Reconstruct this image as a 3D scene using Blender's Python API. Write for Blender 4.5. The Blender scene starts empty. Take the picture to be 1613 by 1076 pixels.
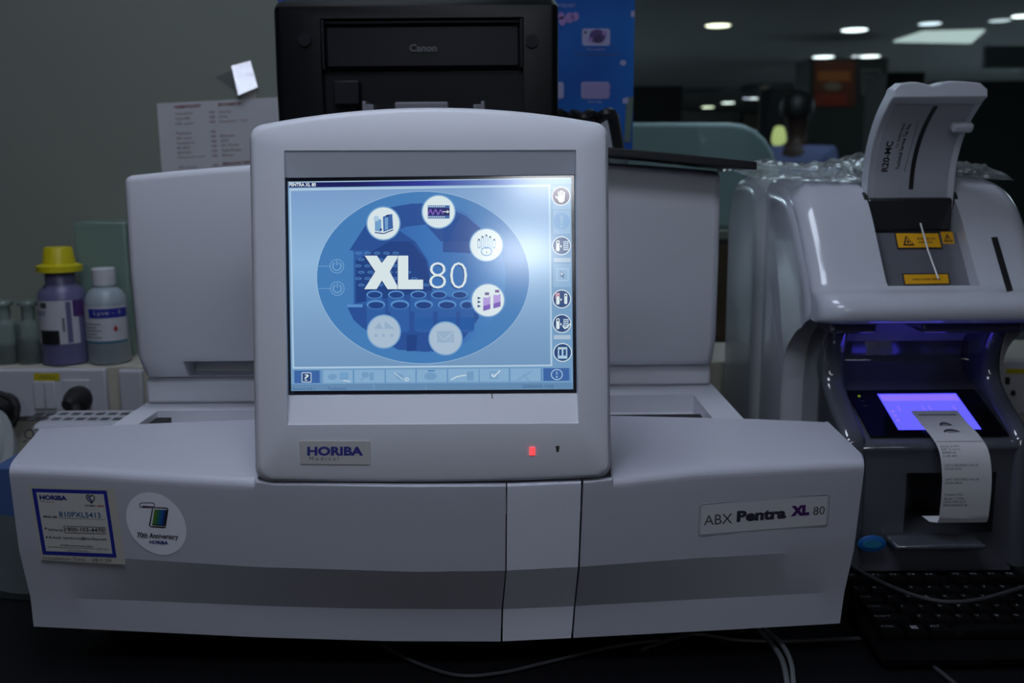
import bpy, bmesh, math, random
from mathutils import Vector as V, Matrix
random.seed(7)
C = bpy.context.scene.collection
SC = bpy.context.scene
# ------------------------------------------------------------------ camera
TZ = 0.75                                   # height of the bench top; everything below is measured from it
OFF = V((0, 0, TZ))
PITCH, ROLL, F = math.radians(10.0), math.radians(-0.45), 1568.0
CAM = V((0, 0, 0.48))
RM = Matrix.Rotation(math.radians(90) - PITCH, 3, 'X') @ Matrix.Rotation(ROLL, 3, 'Z')
cd = bpy.data.cameras.new('camera'); co = bpy.data.objects.new('camera', cd); C.objects.link(co)
cd.sensor_width = 36.0; cd.lens = F * 36.0 / 1613.0; cd.clip_start = 0.02; cd.clip_end = 200
co.location = CAM + OFF; co.rotation_euler = RM.to_euler()
cd.dof.use_dof = True; cd.dof.focus_distance = 0.95; cd.dof.aperture_fstop = 6.3
SC.camera = co
# ------------------------------------------------------------------ world, exposure
w = bpy.data.worlds.new('world'); SC.world = w; w.use_nodes = True
w.node_tree.nodes['Background'].inputs[0].default_value = (0.55, 0.68, 0.85, 1)
w.node_tree.nodes['Background'].inputs[1].default_value = 0.035
SC.view_settings.view_transform = 'Standard'; SC.view_settings.look = 'None'
SC.view_settings.exposure = 0.0; SC.view_settings.gamma = 1.0; SC.view_settings.use_curve_mapping = False
LAMP_COL = (0.78, 0.87, 1.06)
# near room ceiling panels added out of view as fill light: x, y, size x, size y, watts (built further down as lamps with frames)
NEAR_FILL_PANELS = [(0.9, -2.2, 0.6, 0.6, 4.0), (-0.35, 1.0, 0.6, 0.6, 8.0)]
PENDANT = (-0.10, 0.36, 1.16, 0.60, 0.36, 4.1)     # bench lamp hung in front of the analyzer: x, y, z, sx, sy, watts
FAR_FILL_PANELS = [(1.0, 2.5, 12.0), (1.3, 4.2, 14.0), (0.6, 13.2, 60.0), (-4.0, 12.0, 150.0), (9.5, 9.0, 110.0), (-6.0, 22.0, 200.0), (9.6, 14.0, 260.0)]  # panels added out of view to brighten the room behind the glass
BOXES = [(864, 284, -3.0, 0.36, 0.12, 28.0), (826, 396, -3.6, 0.34, 0.13, 28.0)]   # hung light boxes seen mirrored in the touch screen

# ------------------------------------------------------------------ helpers
def ray(px, py):
    return RM @ V(((px - 806.5) / F, (538.0 - py) / F, -1.0))
def at(px, py, Y):
    d = ray(px, py); return CAM + d * (Y / d.y)
def atz(px, py, Z):
    d = ray(px, py); return CAM + d * ((Z - CAM.z) / d.z)
def pl(px, py, depth):
    return CAM + ray(px, py) * depth
def lin(c):
    c = c / 255.0
    return c / 12.92 if c <= 0.04045 else ((c + 0.055) / 1.055) ** 2.4
def rgb(*c): return tuple(lin(v) for v in c)
def lerp(a, b, t): return a + (b - a) * t
def interp(tab, x):
    if x <= tab[0][0]: return tab[0][1]
    for (a, b), (c, d) in zip(tab, tab[1:]):
        if x <= c: return b + (d - b) * (x - a) / (c - a)
    return tab[-1][1]

MATS = {}
def mat(name, col, rough=0.5, metal=0.0, emit=0.0, spec=0.5, coat=0.0, var=0.06, bump=0.0, scale=60.0, trans=0.0, ecol=None, alpha=1.0):
    if name in MATS: return MATS[name]
    m = bpy.data.materials.new(name); m.use_nodes = True; nt = m.node_tree; b = nt.nodes['Principled BSDF']
    tc = nt.nodes.new('ShaderNodeTexCoord'); nz = nt.nodes.new('ShaderNodeTexNoise')
    nz.inputs['Scale'].default_value = scale; nz.inputs['Detail'].default_value = 3
    nt.links.new(tc.outputs['Object'], nz.inputs['Vector'])
    mr = nt.nodes.new('ShaderNodeMapRange'); mr.inputs[3].default_value = max(0.02, rough - var); mr.inputs[4].default_value = min(1, rough + var)
    nt.links.new(nz.outputs[0], mr.inputs[0]); nt.links.new(mr.outputs[0], b.inputs['Roughness'])
    b.inputs['Base Color'].default_value = (*col, 1); b.inputs['Metallic'].default_value = metal
    b.inputs['Specular IOR Level'].default_value = spec
    b.inputs['Coat Weight'].default_value = coat; b.inputs['Coat Roughness'].default_value = 0.05
    b.inputs['Transmission Weight'].default_value = trans; b.inputs['Alpha'].default_value = alpha
    if emit:
        b.inputs['Emission Color'].default_value = (*(ecol or col), 1); b.inputs['Emission Strength'].default_value = emit
    if bump:
        bp = nt.nodes.new('ShaderNodeBump'); bp.inputs['Strength'].default_value = bump; bp.inputs['Distance'].default_value = 0.002
        nt.links.new(nz.outputs[0], bp.inputs['Height']); nt.links.new(bp.outputs[0], b.inputs['Normal'])
    m['p'] = 1
    MATS[name] = m; return m
def scr(name, r, g, b, s=1.0):                # a colour shown by the lit touch screen
    c = rgb(r, g, b)
    return mat('screen_' + name, (0.012, 0.012, 0.014), 0.13, emit=s, ecol=c, var=0.0, spec=0.8)
def clear(name, tint=(1, 1, 1), rough=0.0, f=1.45, bump=0.0, scale=40, haze=0.0, hazecol=(0.5, 0.55, 0.55)):
    m = bpy.data.materials.new(name); m.use_nodes = True; nt = m.node_tree; nt.nodes.remove(nt.nodes['Principled BSDF'])
    out = nt.nodes['Material Output']; tr = nt.nodes.new('ShaderNodeBsdfTransparent'); gl = nt.nodes.new('ShaderNodeBsdfGlossy')
    fr = nt.nodes.new('ShaderNodeFresnel'); mx = nt.nodes.new('ShaderNodeMixShader')
    tr.inputs[0].default_value = (*tint, 1); gl.inputs['Roughness'].default_value = rough; fr.inputs[0].default_value = f
    nt.links.new(fr.outputs[0], mx.inputs[0]); nt.links.new(tr.outputs[0], mx.inputs[1]); nt.links.new(gl.outputs[0], mx.inputs[2])
    last = mx
    if haze:
        df = nt.nodes.new('ShaderNodeBsdfDiffuse'); df.inputs[0].default_value = (*hazecol, 1); m2 = nt.nodes.new('ShaderNodeMixShader')
        m2.inputs[0].default_value = haze
        nt.links.new(mx.outputs[0], m2.inputs[1]); nt.links.new(df.outputs[0], m2.inputs[2]); last = m2
    if bump:
        tc = nt.nodes.new('ShaderNodeTexCoord'); nz = nt.nodes.new('ShaderNodeTexNoise'); bp = nt.nodes.new('ShaderNodeBump')
        nz.inputs['Scale'].default_value = scale; nz.inputs['Detail'].default_value = 4; bp.inputs['Strength'].default_value = bump; bp.inputs['Distance'].default_value = 0.01
        nt.links.new(tc.outputs['Object'], nz.inputs['Vector']); nt.links.new(nz.outputs[0], bp.inputs['Height'])
        nt.links.new(bp.outputs[0], gl.inputs['Normal']); nt.links.new(bp.outputs[0], fr.inputs['Normal'])
    nt.links.new(last.outputs[0], out.inputs[0]); return m

class MB:
    def __init__(s): s.v = []; s.f = []; s.m = []; s.mats = []
    def mi(s, m):
        if m not in s.mats: s.mats.append(m)
        return s.mats.index(m)
    def add(s, vs, fs, m):
        k = len(s.v); s.v += [V(p) for p in vs]; i = s.mi(m)
        for f in fs: s.f.append(tuple(k + j for j in f)); s.m.append(i)
        return s
    def box(s, x0, x1, y0, y1, z0, z1, m):
        p = [(x, y, z) for z in (z0, z1) for y in (y0, y1) for x in (x0, x1)]
        return s.add(p, [(0, 2, 3, 1), (4, 5, 7, 6), (0, 1, 5, 4), (2, 6, 7, 3), (0, 4, 6, 2), (1, 3, 7, 5)], m)
    def obox(s, c, size, rot, m):
        p = [V(c) + rot @ V((x * size[0] / 2, y * size[1] / 2, z * size[2] / 2)) for z in (-1, 1) for y in (-1, 1) for x in (-1, 1)]
        return s.add(p, [(0, 2, 3, 1), (4, 5, 7, 6), (0, 1, 5, 4), (2, 6, 7, 3), (0, 4, 6, 2), (1, 3, 7, 5)], m)
    def grid(s, rows, m, closed=False):
        n = len(rows[0]); vs = [p for r in rows for p in r]; fs = []
        for i in range(len(rows) - 1):
            for j in range(n if closed else n - 1):
                k = (j + 1) % n; fs.append((i * n + j, i * n + k, (i + 1) * n + k, (i + 1) * n + j))
        return s.add(vs, fs, m)
    def loft(s, loops, m, c0=True, c1=True):
        s.grid(loops, m, True); n = len(loops[0])
        if c0: s.add(loops[0], [tuple(range(n))[::-1]], m)
        if c1: s.add(loops[-1], [tuple(range(n))], m)
        return s
    def lathe(s, c, prof, m, n=24, ax=None):
        ax = ax or Matrix.Identity(3)
        loops = [[V(c) + ax @ V((r * math.cos(a), r * math.sin(a), z)) for a in [2 * math.pi * k / n for k in range(n)]] for r, z in prof]
        return s.loft(loops, m)
    def tube(s, pts, r, m, n=8):
        pts = [V(p) for p in pts]; loops = []
        for i, p in enumerate(pts):
            t = (pts[min(i + 1, len(pts) - 1)] - pts[max(i - 1, 0)]).normalized()
            a = t.orthogonal() if abs(t.z) > 0.98 else t.cross(V((0, 0, 1)))
            a.normalize(); b = t.cross(a)
            rr = r[i] if isinstance(r, (list, tuple)) else r
            loops.append([p + a * (rr * math.cos(2 * math.pi * k / n)) + b * (rr * math.sin(2 * math.pi * k / n)) for k in range(n)])
        return s.loft(loops, m)
    def prism(s, pts, ext, m):
        pts = [V(p) for p in pts]; return s.loft([pts, [p + V(ext) for p in pts]], m)
    def pillow(s, prof, x0, x1, r, m, n=5, mode='inset'):   # side profile (y, z) run across x with rounded ends
        P = [V((0, a, b)) for a, b in prof]; N = len(P); area = sum(P[i].y * P[(i + 1) % N].z - P[(i + 1) % N].y * P[i].z for i in range(N))
        sg = 1 if area > 0 else -1; nor = []
        for i in range(N):
            e1 = (P[i] - P[i - 1]).normalized(); e2 = (P[(i + 1) % N] - P[i]).normalized()
            n1 = V((0, -e1.z, e1.y)) * sg; n2 = V((0, -e2.z, e2.y)) * sg; b = n1 + n2
            if b.length < 1e-6: b = n1
            b.normalize(); nor.append(-b / max(0.5, b.dot(n1)))
        st = []
        for k in range(n + 1):
            a = math.pi / 2 * k / n; st.append((x0 + r * (1 - math.cos(a)), -r * (1 - math.sin(a))))
        st += [(x0 + x1 - x, i) for x, i in st[::-1]]
        if mode == 'scale':
            ys, zs = [p.y for p in P], [p.z for p in P]; cy, hy = (min(ys) + max(ys)) / 2, (max(ys) - min(ys)) / 2; zb, hz = min(zs), max(zs) - min(zs)
            return s.loft([[V((x, cy + (p.y - cy) * (1 + ins / hy), zb + (p.z - zb) * (1 + ins / hz))) for p in P] for x, ins in st], m)
        return s.loft([[V((x, p.y, p.z)) + nn * ins for p, nn in zip(P, nor)] for x, ins in st], m)

ORG = {}
def root_off(o):
    while o is not None and o.parent is not None: o = o.parent
    return V((0, 0, 0)) if o is None else ORG[o.name]
def build(name, mb, parent=None, loc=None, bev=0.0, seg=2, smooth=40, sub=0, wn=True):
    """link an MB as ONE mesh object; loc only for a top-level mesh"""
    me = bpy.data.meshes.new(name); o = bpy.data.objects.new(name, me); C.objects.link(o)
    if parent is None:
        org = V(loc) if loc is not None else V((0, 0, 0)); ORG[o.name] = org; o.location = org + OFF
    else:
        o.parent = parent; org = root_off(parent)
    me.from_pydata([tuple(p - org) for p in mb.v], [], mb.f)
    for m in mb.mats: me.materials.append(m)
    me.polygons.foreach_set('material_index', mb.m)
    bm = bmesh.new(); bm.from_mesh(me); bmesh.ops.remove_doubles(bm, verts=bm.verts, dist=1e-6)
    bmesh.ops.recalc_face_normals(bm, faces=bm.faces); bm.to_mesh(me); bm.free()
    me.polygons.foreach_set('use_smooth', [True] * len(me.polygons)); me.set_sharp_from_angle(angle=math.radians(smooth))
    if bev:
        b = o.modifiers.new('bevel', 'BEVEL'); b.width = bev; b.segments = seg; b.limit_method = 'ANGLE'; b.angle_limit = math.radians(35); b.harden_normals = False
    if sub:
        ss = o.modifiers.new('sub', 'SUBSURF'); ss.levels = sub; ss.render_levels = sub
    return o
def thing(name, label, cat, loc=(0, 0, 0), group=None):
    o = bpy.data.objects.new(name, None); C.objects.link(o); o.empty_display_size = 0.05
    ORG[o.name] = V(loc); o.location = V(loc) + OFF; return tag(o, label, cat, group)
def tag(o, label, cat, group=None, kind=None):
    o['label'] = label; o['category'] = cat
    if group: o['group'] = group
    if kind: o['kind'] = kind
    return o
def struct(name, mb, label=None, **k):
    o = build(name, mb, **k); o['kind'] = 'structure'
    if label: o['label'] = label
    return o
def bake(o):
    bpy.context.view_layer.update(); dg = bpy.context.evaluated_depsgraph_get()
    me = bpy.data.meshes.new_from_object(o.evaluated_get(dg)); o.modifiers.clear(); o.data = me; return o
def cut(o, cutter_mb):
    c = build('cutter', cutter_mb, loc=(0, 0, 0)); md = o.modifiers.new('cut', 'BOOLEAN'); md.object = c; md.operation = 'DIFFERENCE'; md.solver = 'EXACT'; md.use_self = True
    bake(o); ORG.pop(c.name, None); bpy.data.objects.remove(c)
    o.data.polygons.foreach_set('use_smooth', [True] * len(o.data.polygons)); o.data.set_sharp_from_angle(angle=math.radians(35)); return o
def chaikin(p, it=2, closed=True):
    for _ in range(it):
        q = []
        n = len(p)
        for i in range(n if closed else n - 1):
            a, b = p[i], p[(i + 1) % n]; q.append(tuple(lerp(a[k], b[k], .25) for k in range(len(a)))); q.append(tuple(lerp(a[k], b[k], .75) for k in range(len(a))))
        p = q if closed else [p[0]] + q + [p[-1]]
    return p
def spline(p, n=8):
    p = [V(a) for a in p]; out = []
    for i in range(len(p) - 1):
        a, b, c, d = p[max(i - 1, 0)], p[i], p[i + 1], p[min(i + 2, len(p) - 1)]
        for k in range(n):
            t = k / n; out.append(0.5 * ((2 * b) + (c - a) * t + (2 * a - 5 * b + 4 * c - d) * t * t + (3 * b - a - 3 * c + d) * t ** 3))
    return out + [p[-1]]
def copy_tree(o, parent=None):
    c = o.copy(); C.objects.link(c)
    if parent is not None: c.parent = parent
    else: ORG[c.name] = ORG[o.name].copy()
    for ch in list(o.children): copy_tree(ch, c)
    return c

# flat lettering and marks: 2D shapes (x right, y down) carried onto a surface by a map function
_txt = {}
def glyphs(s, bold=0.0):
    k = (s, bold)
    if k not in _txt:
        cu = bpy.data.curves.new('t', 'FONT'); cu.body = s; cu.fill_mode = 'FRONT'; cu.resolution_u = 3; cu.offset = bold
        o = bpy.data.objects.new('t', cu); C.objects.link(o); bpy.context.view_layer.update()
        me = bpy.data.meshes.new_from_object(o.evaluated_get(bpy.context.evaluated_depsgraph_get()))
        vs = [(v.co.x, v.co.y) for v in me.vertices]; fs = [tuple(p.vertices) for p in me.polygons]
        bpy.data.objects.remove(o); bpy.data.curves.remove(cu); bpy.data.meshes.remove(me)
        x0 = min(v[0] for v in vs); x1 = max(v[0] for v in vs); y0 = min(v[1] for v in vs); y1 = max(v[1] for v in vs)
        _txt[k] = ([((x - x0) / (x1 - x0), 1 - (y - y0) / (y1 - y0)) for x, y in vs], fs)
    return _txt[k]
class Decal(MB):
    def __init__(s, fn): super().__init__(); s.fn = fn
    def P(s, pts, m, lay=1): return s.add([s.fn(x, y, lay) for x, y in pts], [tuple(range(len(pts)))], m)
    def rect(s, x0, y0, x1, y1, m, lay=1, nx=1, ny=1):
        return s.grid([[s.fn(lerp(x0, x1, i / nx), lerp(y0, y1, j / ny), lay) for i in range(nx + 1)] for j in range(ny + 1)], m)
    def quad(s, c, m, lay=1, nx=1, ny=1):     # TL TR BR BL
        def q(u, v): return tuple(lerp(lerp(c[0][k], c[1][k], u), lerp(c[3][k], c[2][k], u), v) for k in (0, 1))
        return s.grid([[s.fn(*q(i / nx, j / ny), lay) for i in range(nx + 1)] for j in range(ny + 1)], m)
    def ell(s, x, y, rx, ry, m, lay=1, n=48): return s.P([(x + rx * math.cos(2 * math.pi * k / n), y + ry * math.sin(2 * math.pi * k / n)) for k in range(n)], m, lay)
    def ring(s, x, y, rx, ry, t, m, lay=1, n=48, a0=0, a1=360):
        an = [math.radians(lerp(a0, a1, k / n)) for k in range(n + 1)]
        return s.grid([[s.fn(x + (rx - t * q) * math.cos(a), y + (ry - t * q) * math.sin(a), lay) for a in an] for q in (0, 1)], m)
    def line(s, pts, w, m, lay=1):
        for (a, b), (c, d) in zip(pts, pts[1:]):
            L = math.hypot(c - a, d - b) or 1; nx, ny = -(d - b) / L * w / 2, (c - a) / L * w / 2
            s.P([(a + nx, b + ny), (c + nx, d + ny), (c - nx, d - ny), (a - nx, b - ny)], m, lay)
        return s
    def rr(s, x0, y0, x1, y1, r, m, lay=1, n=5):
        p = []
        for cx, cy, a in ((x1 - r, y0 + r, -90), (x1 - r, y1 - r, 0), (x0 + r, y1 - r, 90), (x0 + r, y0 + r, 180)):
            p += [(cx + r * math.cos(math.radians(a + 90 * k / n)), cy + r * math.sin(math.radians(a + 90 * k / n))) for k in range(n + 1)]
        return s.P(p, m, lay)
    def text(s, t, x0, y0, x1, y1, m, lay=2, bold=0.0, rot=None):
        vs, fs = glyphs(t, bold); q = [(lerp(x0, x1, a), lerp(y0, y1, b)) for a, b in vs]
        if rot: q = [rot(*p) for p in q]
        return s.add([s.fn(x, y, lay) for x, y in q], fs, m)

# ------------------------------------------------------------------ materials
M_white = mat('instrument_plastic', (0.62, 0.63, 0.68), 0.42, var=0.05, bump=0.03, scale=900)
M_white2 = mat('bezel_plastic', (0.64, 0.65, 0.70), 0.40, var=0.05, bump=0.03, scale=900)
M_cover = mat('cover_plastic', (0.50, 0.505, 0.57), 0.36, var=.05, bump=.03, scale=900)
M_flap = mat('flap_plastic', (0.70, 0.71, 0.80), 0.40, var=0.05, bump=0.03, scale=900)
M_dark = mat('dark_rubber', (0.012, 0.012, 0.013), 0.6)
M_black = mat('black_plastic', (0.012, 0.013, 0.015), 0.38, bump=0.05, scale=700)
M_bench = mat('bench_laminate', (0.0035, 0.0035, 0.005), 0.6, bump=0.05, spec=.15)
M_metal = mat('steel', (0.55, 0.56, 0.58), 0.28, metal=1.0)
M_navy = mat('navy_print', rgb(30, 38, 120), 0.5)
M_ink = mat('black_print', (0.012, 0.012, 0.014), 0.5)
M_greyink = mat('grey_print', (0.07, 0.07, 0.08), 0.5)
M_paper = mat('paper', (0.62, 0.63, 0.62), 0.75)
M_cream = mat('aged_paper', (0.52, 0.50, 0.44), 0.7)

# ------------------------------------------------------------------ the setting
CEIL = 1.95
WALL = 1.80
b = MB().box(-9, 14, -6, 36, -TZ - 0.1, -TZ, mat('floor_tiles', (0.16, 0.17, 0.18), 0.35, scale=3)); struct('floor', b)
b = MB().box(-9, 14, -6, 36, CEIL, CEIL + 0.1, mat('ceiling_board', (0.46, 0.46, 0.43), 0.8, scale=5)); struct('ceiling', b)
M_wall = mat('painted_wall', (0.20, 0.21, 0.21), 0.7, scale=8)
struct('wall_left', MB().box(-9.1, -9, -6, 36, -TZ, CEIL, M_wall))
struct('wall_right', MB().box(14, 14.1, -6, 36, -TZ, CEIL, M_wall))
struct('wall_front', MB().box(-9, 14, -6.1, -6, -TZ, CEIL, M_wall))
struct('wall_far', MB().box(-9, 14, 36, 36.1, -TZ, CEIL, mat('far_wall', (0.10, 0.105, 0.10), 0.8, scale=4)))
M_bglass = mat('back_painted_glass', (0.26, 0.285, 0.245), 0.06, var=0.03, scale=2.5, spec=0.6)
struct('wall_back', MB().box(-9, -0.12, WALL, WALL + 0.06, -TZ, CEIL, M_bglass))
struct('trim_1', MB().box(-0.12, 14, WALL, WALL + 0.06, -TZ, 0.13, mat('dado_paint', (0.22, 0.24, 0.22), 0.6)))
struct('window_1', MB().box(-0.12, 14, WALL + 0.02, WALL + 0.03, 0.13, CEIL, clear('window_glass', (0.80, 0.87, 0.85))))

def panel_light(x, y, sx, sy, watt, label, tilt=None, z=CEIL):
    t = thing('ceiling_light', label, 'ceiling light', (x, y, z), 'added ceiling light panels')
    fr = MB()
    for a, b_, c, d in ((-sx/2-.03, sx/2+.03, -sy/2-.03, -sy/2), (-sx/2-.03, sx/2+.03, sy/2, sy/2+.03), (-sx/2-.03, -sx/2, -sy/2, sy/2), (sx/2, sx/2+.03, -sy/2, sy/2)):
        fr.box(x + a, x + b_, y + c, y + d, z - 0.025, z - 0.001, mat('lamp_frame', (0.7, 0.7, 0.7), 0.5))
    build('frame', fr, t)
    e = watt / (math.pi * sx * sy) * 1.0
    build('diffuser', MB().box(x - sx/2, x + sx/2, y - sy/2, y + sy/2, z - 0.018, z - 0.002, mat('diffuser_%d' % round(e * 10), (0.8, 0.8, 0.8), 0.5, emit=e, ecol=LAMP_COL)), t)
    return t
panel_light(*NEAR_FILL_PANELS[0], 'square ceiling light panel added as fill behind the camera')
panel_light(*NEAR_FILL_PANELS[1], 'square ceiling light panel added straight above the large white analyzer to brighten the background')
SN = V((0, -math.cos(PITCH), math.sin(PITCH)))
for (bx_, by_, bY, bw, bh, bl), bt in zip(BOXES, ('the higher and nearer of two', 'the lower and farther of two')):
    P_ = pl(bx_, by_, 0.92); d_ = (P_ - CAM).normalized(); r_ = d_ - SN * 2 * d_.dot(SN); c_ = P_ + r_ * ((bY - P_.y) / r_.y)
    t = thing('light_box', 'small upright light box hung behind the camera, ' + bt, 'lamp', c_)
    build('housing', MB().box(c_.x - bw/2 - .01, c_.x + bw/2 + .01, bY - .05, bY - .003, c_.z - bh/2 - .01, c_.z + bh/2 + .01, mat('lamp_frame', (0.7, 0.7, 0.7), 0.5)), t)
    build('diffuser', MB().box(c_.x - bw/2, c_.x + bw/2, bY - .003, bY, c_.z - bh/2, c_.z + bh/2, mat('light_box_glow', (0.8, 0.8, 0.8), 0.5, emit=bl, ecol=(0.92, 0.95, 1.0))), t)
    build('rod', MB().tube([(c_.x, bY - .025, c_.z + bh/2 + .01), (c_.x, bY - .025, CEIL - .001)], .006, mat('lamp_frame', (0.7, 0.7, 0.7), 0.5)), t)
for (fx, fy, fw), ft in zip(FAR_FILL_PANELS, ('nearest the glass', 'second from the glass', 'in the middle', 'on the left', 'on the far right', 'deepest on the left', 'second on the far right')):
    panel_light(fx, fy, 1.2, 1.2, fw, 'large unseen ceiling light panel added to brighten the room behind the glass, ' + ft)
x, y, z, sx, sy, wt = PENDANT
t = thing('pendant_lamp', 'flat rectangular pendant lamp hung above the bench in front of the analyzer', 'lamp', (x, y, z))
build('housing', MB().box(x - sx/2 - .01, x + sx/2 + .01, y - sy/2 - .01, y + sy/2 + .01, z, z + .04, mat('lamp_frame', (0.7, 0.7, 0.7), 0.5)), t, bev=.004)
build('diffuser', MB().box(x - sx/2, x + sx/2, y - sy/2, y + sy/2, z - .006, z - .0005, mat('pendant_diffuser', (0.8, 0.8, 0.8), 0.5, emit=wt / (math.pi * sx * sy), ecol=LAMP_COL)), t)
for dx in (-sx/2 + .05, sx/2 - .05): build('rod', MB().tube([(x + dx, y, z + .04), (x + dx, y, CEIL - .001)], .005, mat('lamp_frame', (0.7, 0.7, 0.7), 0.5)), t)

# bench
t = thing('lab_bench', 'long black laboratory bench under the two analyzers', 'bench', (0, 1.1, -TZ))
build('bench_top', MB().box(-1.7, 1.7, 0.42, 1.76, -0.04, 0, M_bench), t, bev=0.004)
for x in (-1.6, 1.6):
    for y in (0.52, 1.66):
        build('leg', MB().box(x - .03, x + .03, y - .03, y + .03, -TZ, -0.04, M_black), t)

# ------------------------------------------------------------------ hematology analyzer
A = thing('hematology_analyzer', 'large white blood analyzer with a lit touch screen and a bowed front', 'analyzer', (-0.08, 1.15, 0))
R2 = [(12, 735), (140, 741), (210, 746), (402, 757.5), (430, 762), (654, 765), (800, 764), (920, 759), (1102, 739.5), (1364, 726)]
R3 = [(20, 866), (100, 873), (196, 880), (400, 893), (654, 901), (796, 899), (912, 893), (1102, 879), (1345, 866)]
R4 = [(49, 941), (210, 946), (410, 954.5), (570, 959), (788, 960), (903, 955), (1102, 944), (1330, 932.5)]
R5 = [(54, 987), (410, 1004), (612, 1010), (788, 1010.5), (901, 1005), (1102, 994.5), (1323, 982)]
R0 = [(69, 675), (196, 669), (398, 661), (680, 657), (965, 655), (1186, 660), (1299, 665)]
def bow(px): return 0.036 * ((px - 688) / 676.0) ** 2
def under(px): return 0.873 + 0.023 * (1 - 0.7 * ((px - 688) / 676.0) ** 2) + bow(px)   # the undercut fades towards both ends
def faceY(px, py):                           # depth of the upper front face seen at a pixel
    a, c = interp(R2, px), interp(R3, px); return lerp(0.868, 0.873, (py - a) / (c - a)) + bow(px)
def front(px, py, lift=0.0): return at(px, py, faceY(px, py) - lift)
def cover(ends, cols, ledge_ok, mb, m):
    cols3 = []
    for s_ in cols:
        px = {r: lerp(ends[r][0], ends[r][1], s_) for r in ends}; p2 = px[2]
        Bp = at(p2, interp(R2, p2), 0.868 + bow(p2)); Cp = at(px[3], interp(R3, px[3]), 0.873 + bow(px[3]))
        D = at(px[4], interp(R4, px[4]), under(px[4])); E = at(px[5], interp(R5, px[5]), under(px[5]))
        led = ledge_ok(p2)
        Ap = at(px[0], interp(R0, px[0]), 1.028) if led else Bp + V((0, 0.006, 0))
        d = 0.013 if led else 0.003
        b0 = Bp + (Ap - Bp).normalized() * d; b1 = Bp + (Cp - Bp).normalized() * d * .8
        arc = [b0 * (1 - t) ** 2 + Bp * 2 * t * (1 - t) + b1 * t * t for t in [q / 9 for q in range(10)]]
        c0 = Cp + (Bp - Cp).normalized() * .006; c1 = Cp + (D - Cp).normalized() * .006
        arc2 = [Cp]
        low = V((E.x, E.y + 0.05, E.z))
        mid = [lerp(b1, c0, k / 6) for k in range(1, 6)]
        top0 = V((Ap.x, Ap.y + .002, Ap.z - .02)) if led else V((Ap.x, Ap.y, Ap.z - .03))
        cols3.append([top0, Ap] + arc + mid + arc2 + [D, E, low])
    mb.grid(cols3, m)
    return cols3
def endcap(col, sgn, mb, m):
    prev = [col]
    for dx, dy in ((0.0015, 0.004), (0.004, 0.012), (0.004, 0.10)):
        prev.append([p + V((sgn * dx, dy if p.y < 1.0 else min(dy, 1.03 - p.y), 0)) for p in col])
    mb.grid(prev, m)
L_ends = {0: (69, 797), 2: (13, 797), 3: (30, 796), 4: (48, 790), 5: (53, 788.5)}
s399 = (399 - 13) / (797 - 13)
cl = [k / 12 * s399 for k in range(13)] + [s399 + .006] + [lerp(s399 + .006, 1, k / 14) for k in range(1, 15)]
b = MB(); g = cover(L_ends, cl, lambda p: p < 400.5, b, M_cover); endcap(g[0], -1, b, M_cover)
b.grid([g[-1], [p + V((0, .02, 0)) for p in g[-1]]], M_cover)
lc = build('front_cover', b, A, smooth=11)
F_ends = {0: (800, 915), 2: (799, 915.5), 3: (798, 910.5), 4: (792.5, 904), 5: (791.5, 899.5)}
b = MB(); g = cover(F_ends, [0, .1, .3, .5, .7, .9, 1], lambda p: False, b, M_flap)
b.grid([g[-1], [p + V((0, .02, 0)) for p in g[-1]]], M_flap); b.grid([[p + V((0, .02, 0)) for p in g[0]], g[0]], M_flap)
build('access_flap', b, A, smooth=11)['label'] = 'lighter narrow access flap between the front covers'
R_ends = {0: (919, 1299), 2: (919, 1363), 3: (913.5, 1345), 4: (906.5, 1330), 5: (903, 1323)}
s964 = (964 - 919) / (1363 - 919)
cr = [s964 * k / 3 for k in range(4)] + [s964 + .006] + [lerp(s964 + .006, 1, k / 16) for k in range(1, 17)]
b = MB(); g = cover(R_ends, cr, lambda p: p > 965.5, b, M_cover); endcap(g[-1], 1, b, M_cover)
b.grid([[p + V((0, .02, 0)) for p in g[0]], g[0]], M_cover)
build('front_cover', b, A, smooth=11)

# chassis, decks, rear housing
b = MB().box(-0.44, 0.27, 0.95, 1.50, 0.015, 0.165, mat('chassis_dark', (0.03, 0.03, 0.035), 0.6)); build('chassis', b, A)
for x in (-0.40, 0.23):
    for y in (0.98, 1.45): build('foot', MB().lathe((x, y, 0), [(0.018, 0), (0.02, 0.004), (0.02, 0.016)], M_dark, 16), A)
def deck(x0, x1, y0, y1, z, rx0, rx1, ry0, ry1):
    o = build('rack_deck', MB().box(x0, x1, y0, y1, 0.12, z, M_white), A)
    cut(o, MB().box(rx0, rx1, ry0, ry1, z - 0.022, z + 0.1, M_white))
    return o
deck(-0.432, -0.085, 1.032, 1.5, 0.208, -0.405, -0.10, 1.035, 1.105)
build('rack_slot', MB().box(at(246, 660, 1.09).x, at(269, 660, 1.09).x, 1.045, 1.092, 0.1865, 0.2035, M_dark), A)
deck(-0.084, 0.258, 1.032, 1.5, 0.200, -0.02, 0.224, 1.045, 1.20)
build('rack_slot', MB().box(-0.015, at(1105, 652, 1.12).x, 1.05, 1.128, 0.1785, 0.1935, M_dark), A)
XC = -0.09
def ztop(x): return 0.489 - 0.018 * ((x - XC) / 0.35) ** 2
def housing(x0, x1, yf, zb, zc, inset, yback=1.5):
    n = 14; loops = []
    for k in range(n + 1):
        x = lerp(x0, x1, k / n); zt = ztop(x)
        loops.append([V((x, yf, zc)), V((x, yf - 0.004, lerp(zc, zt, .5))), V((x, yf, zt)), V((x, yback, zt)), V((x, yback, zb)), V((x, yf + inset, zb))])
    return MB().loft(loops, M_white)
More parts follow.
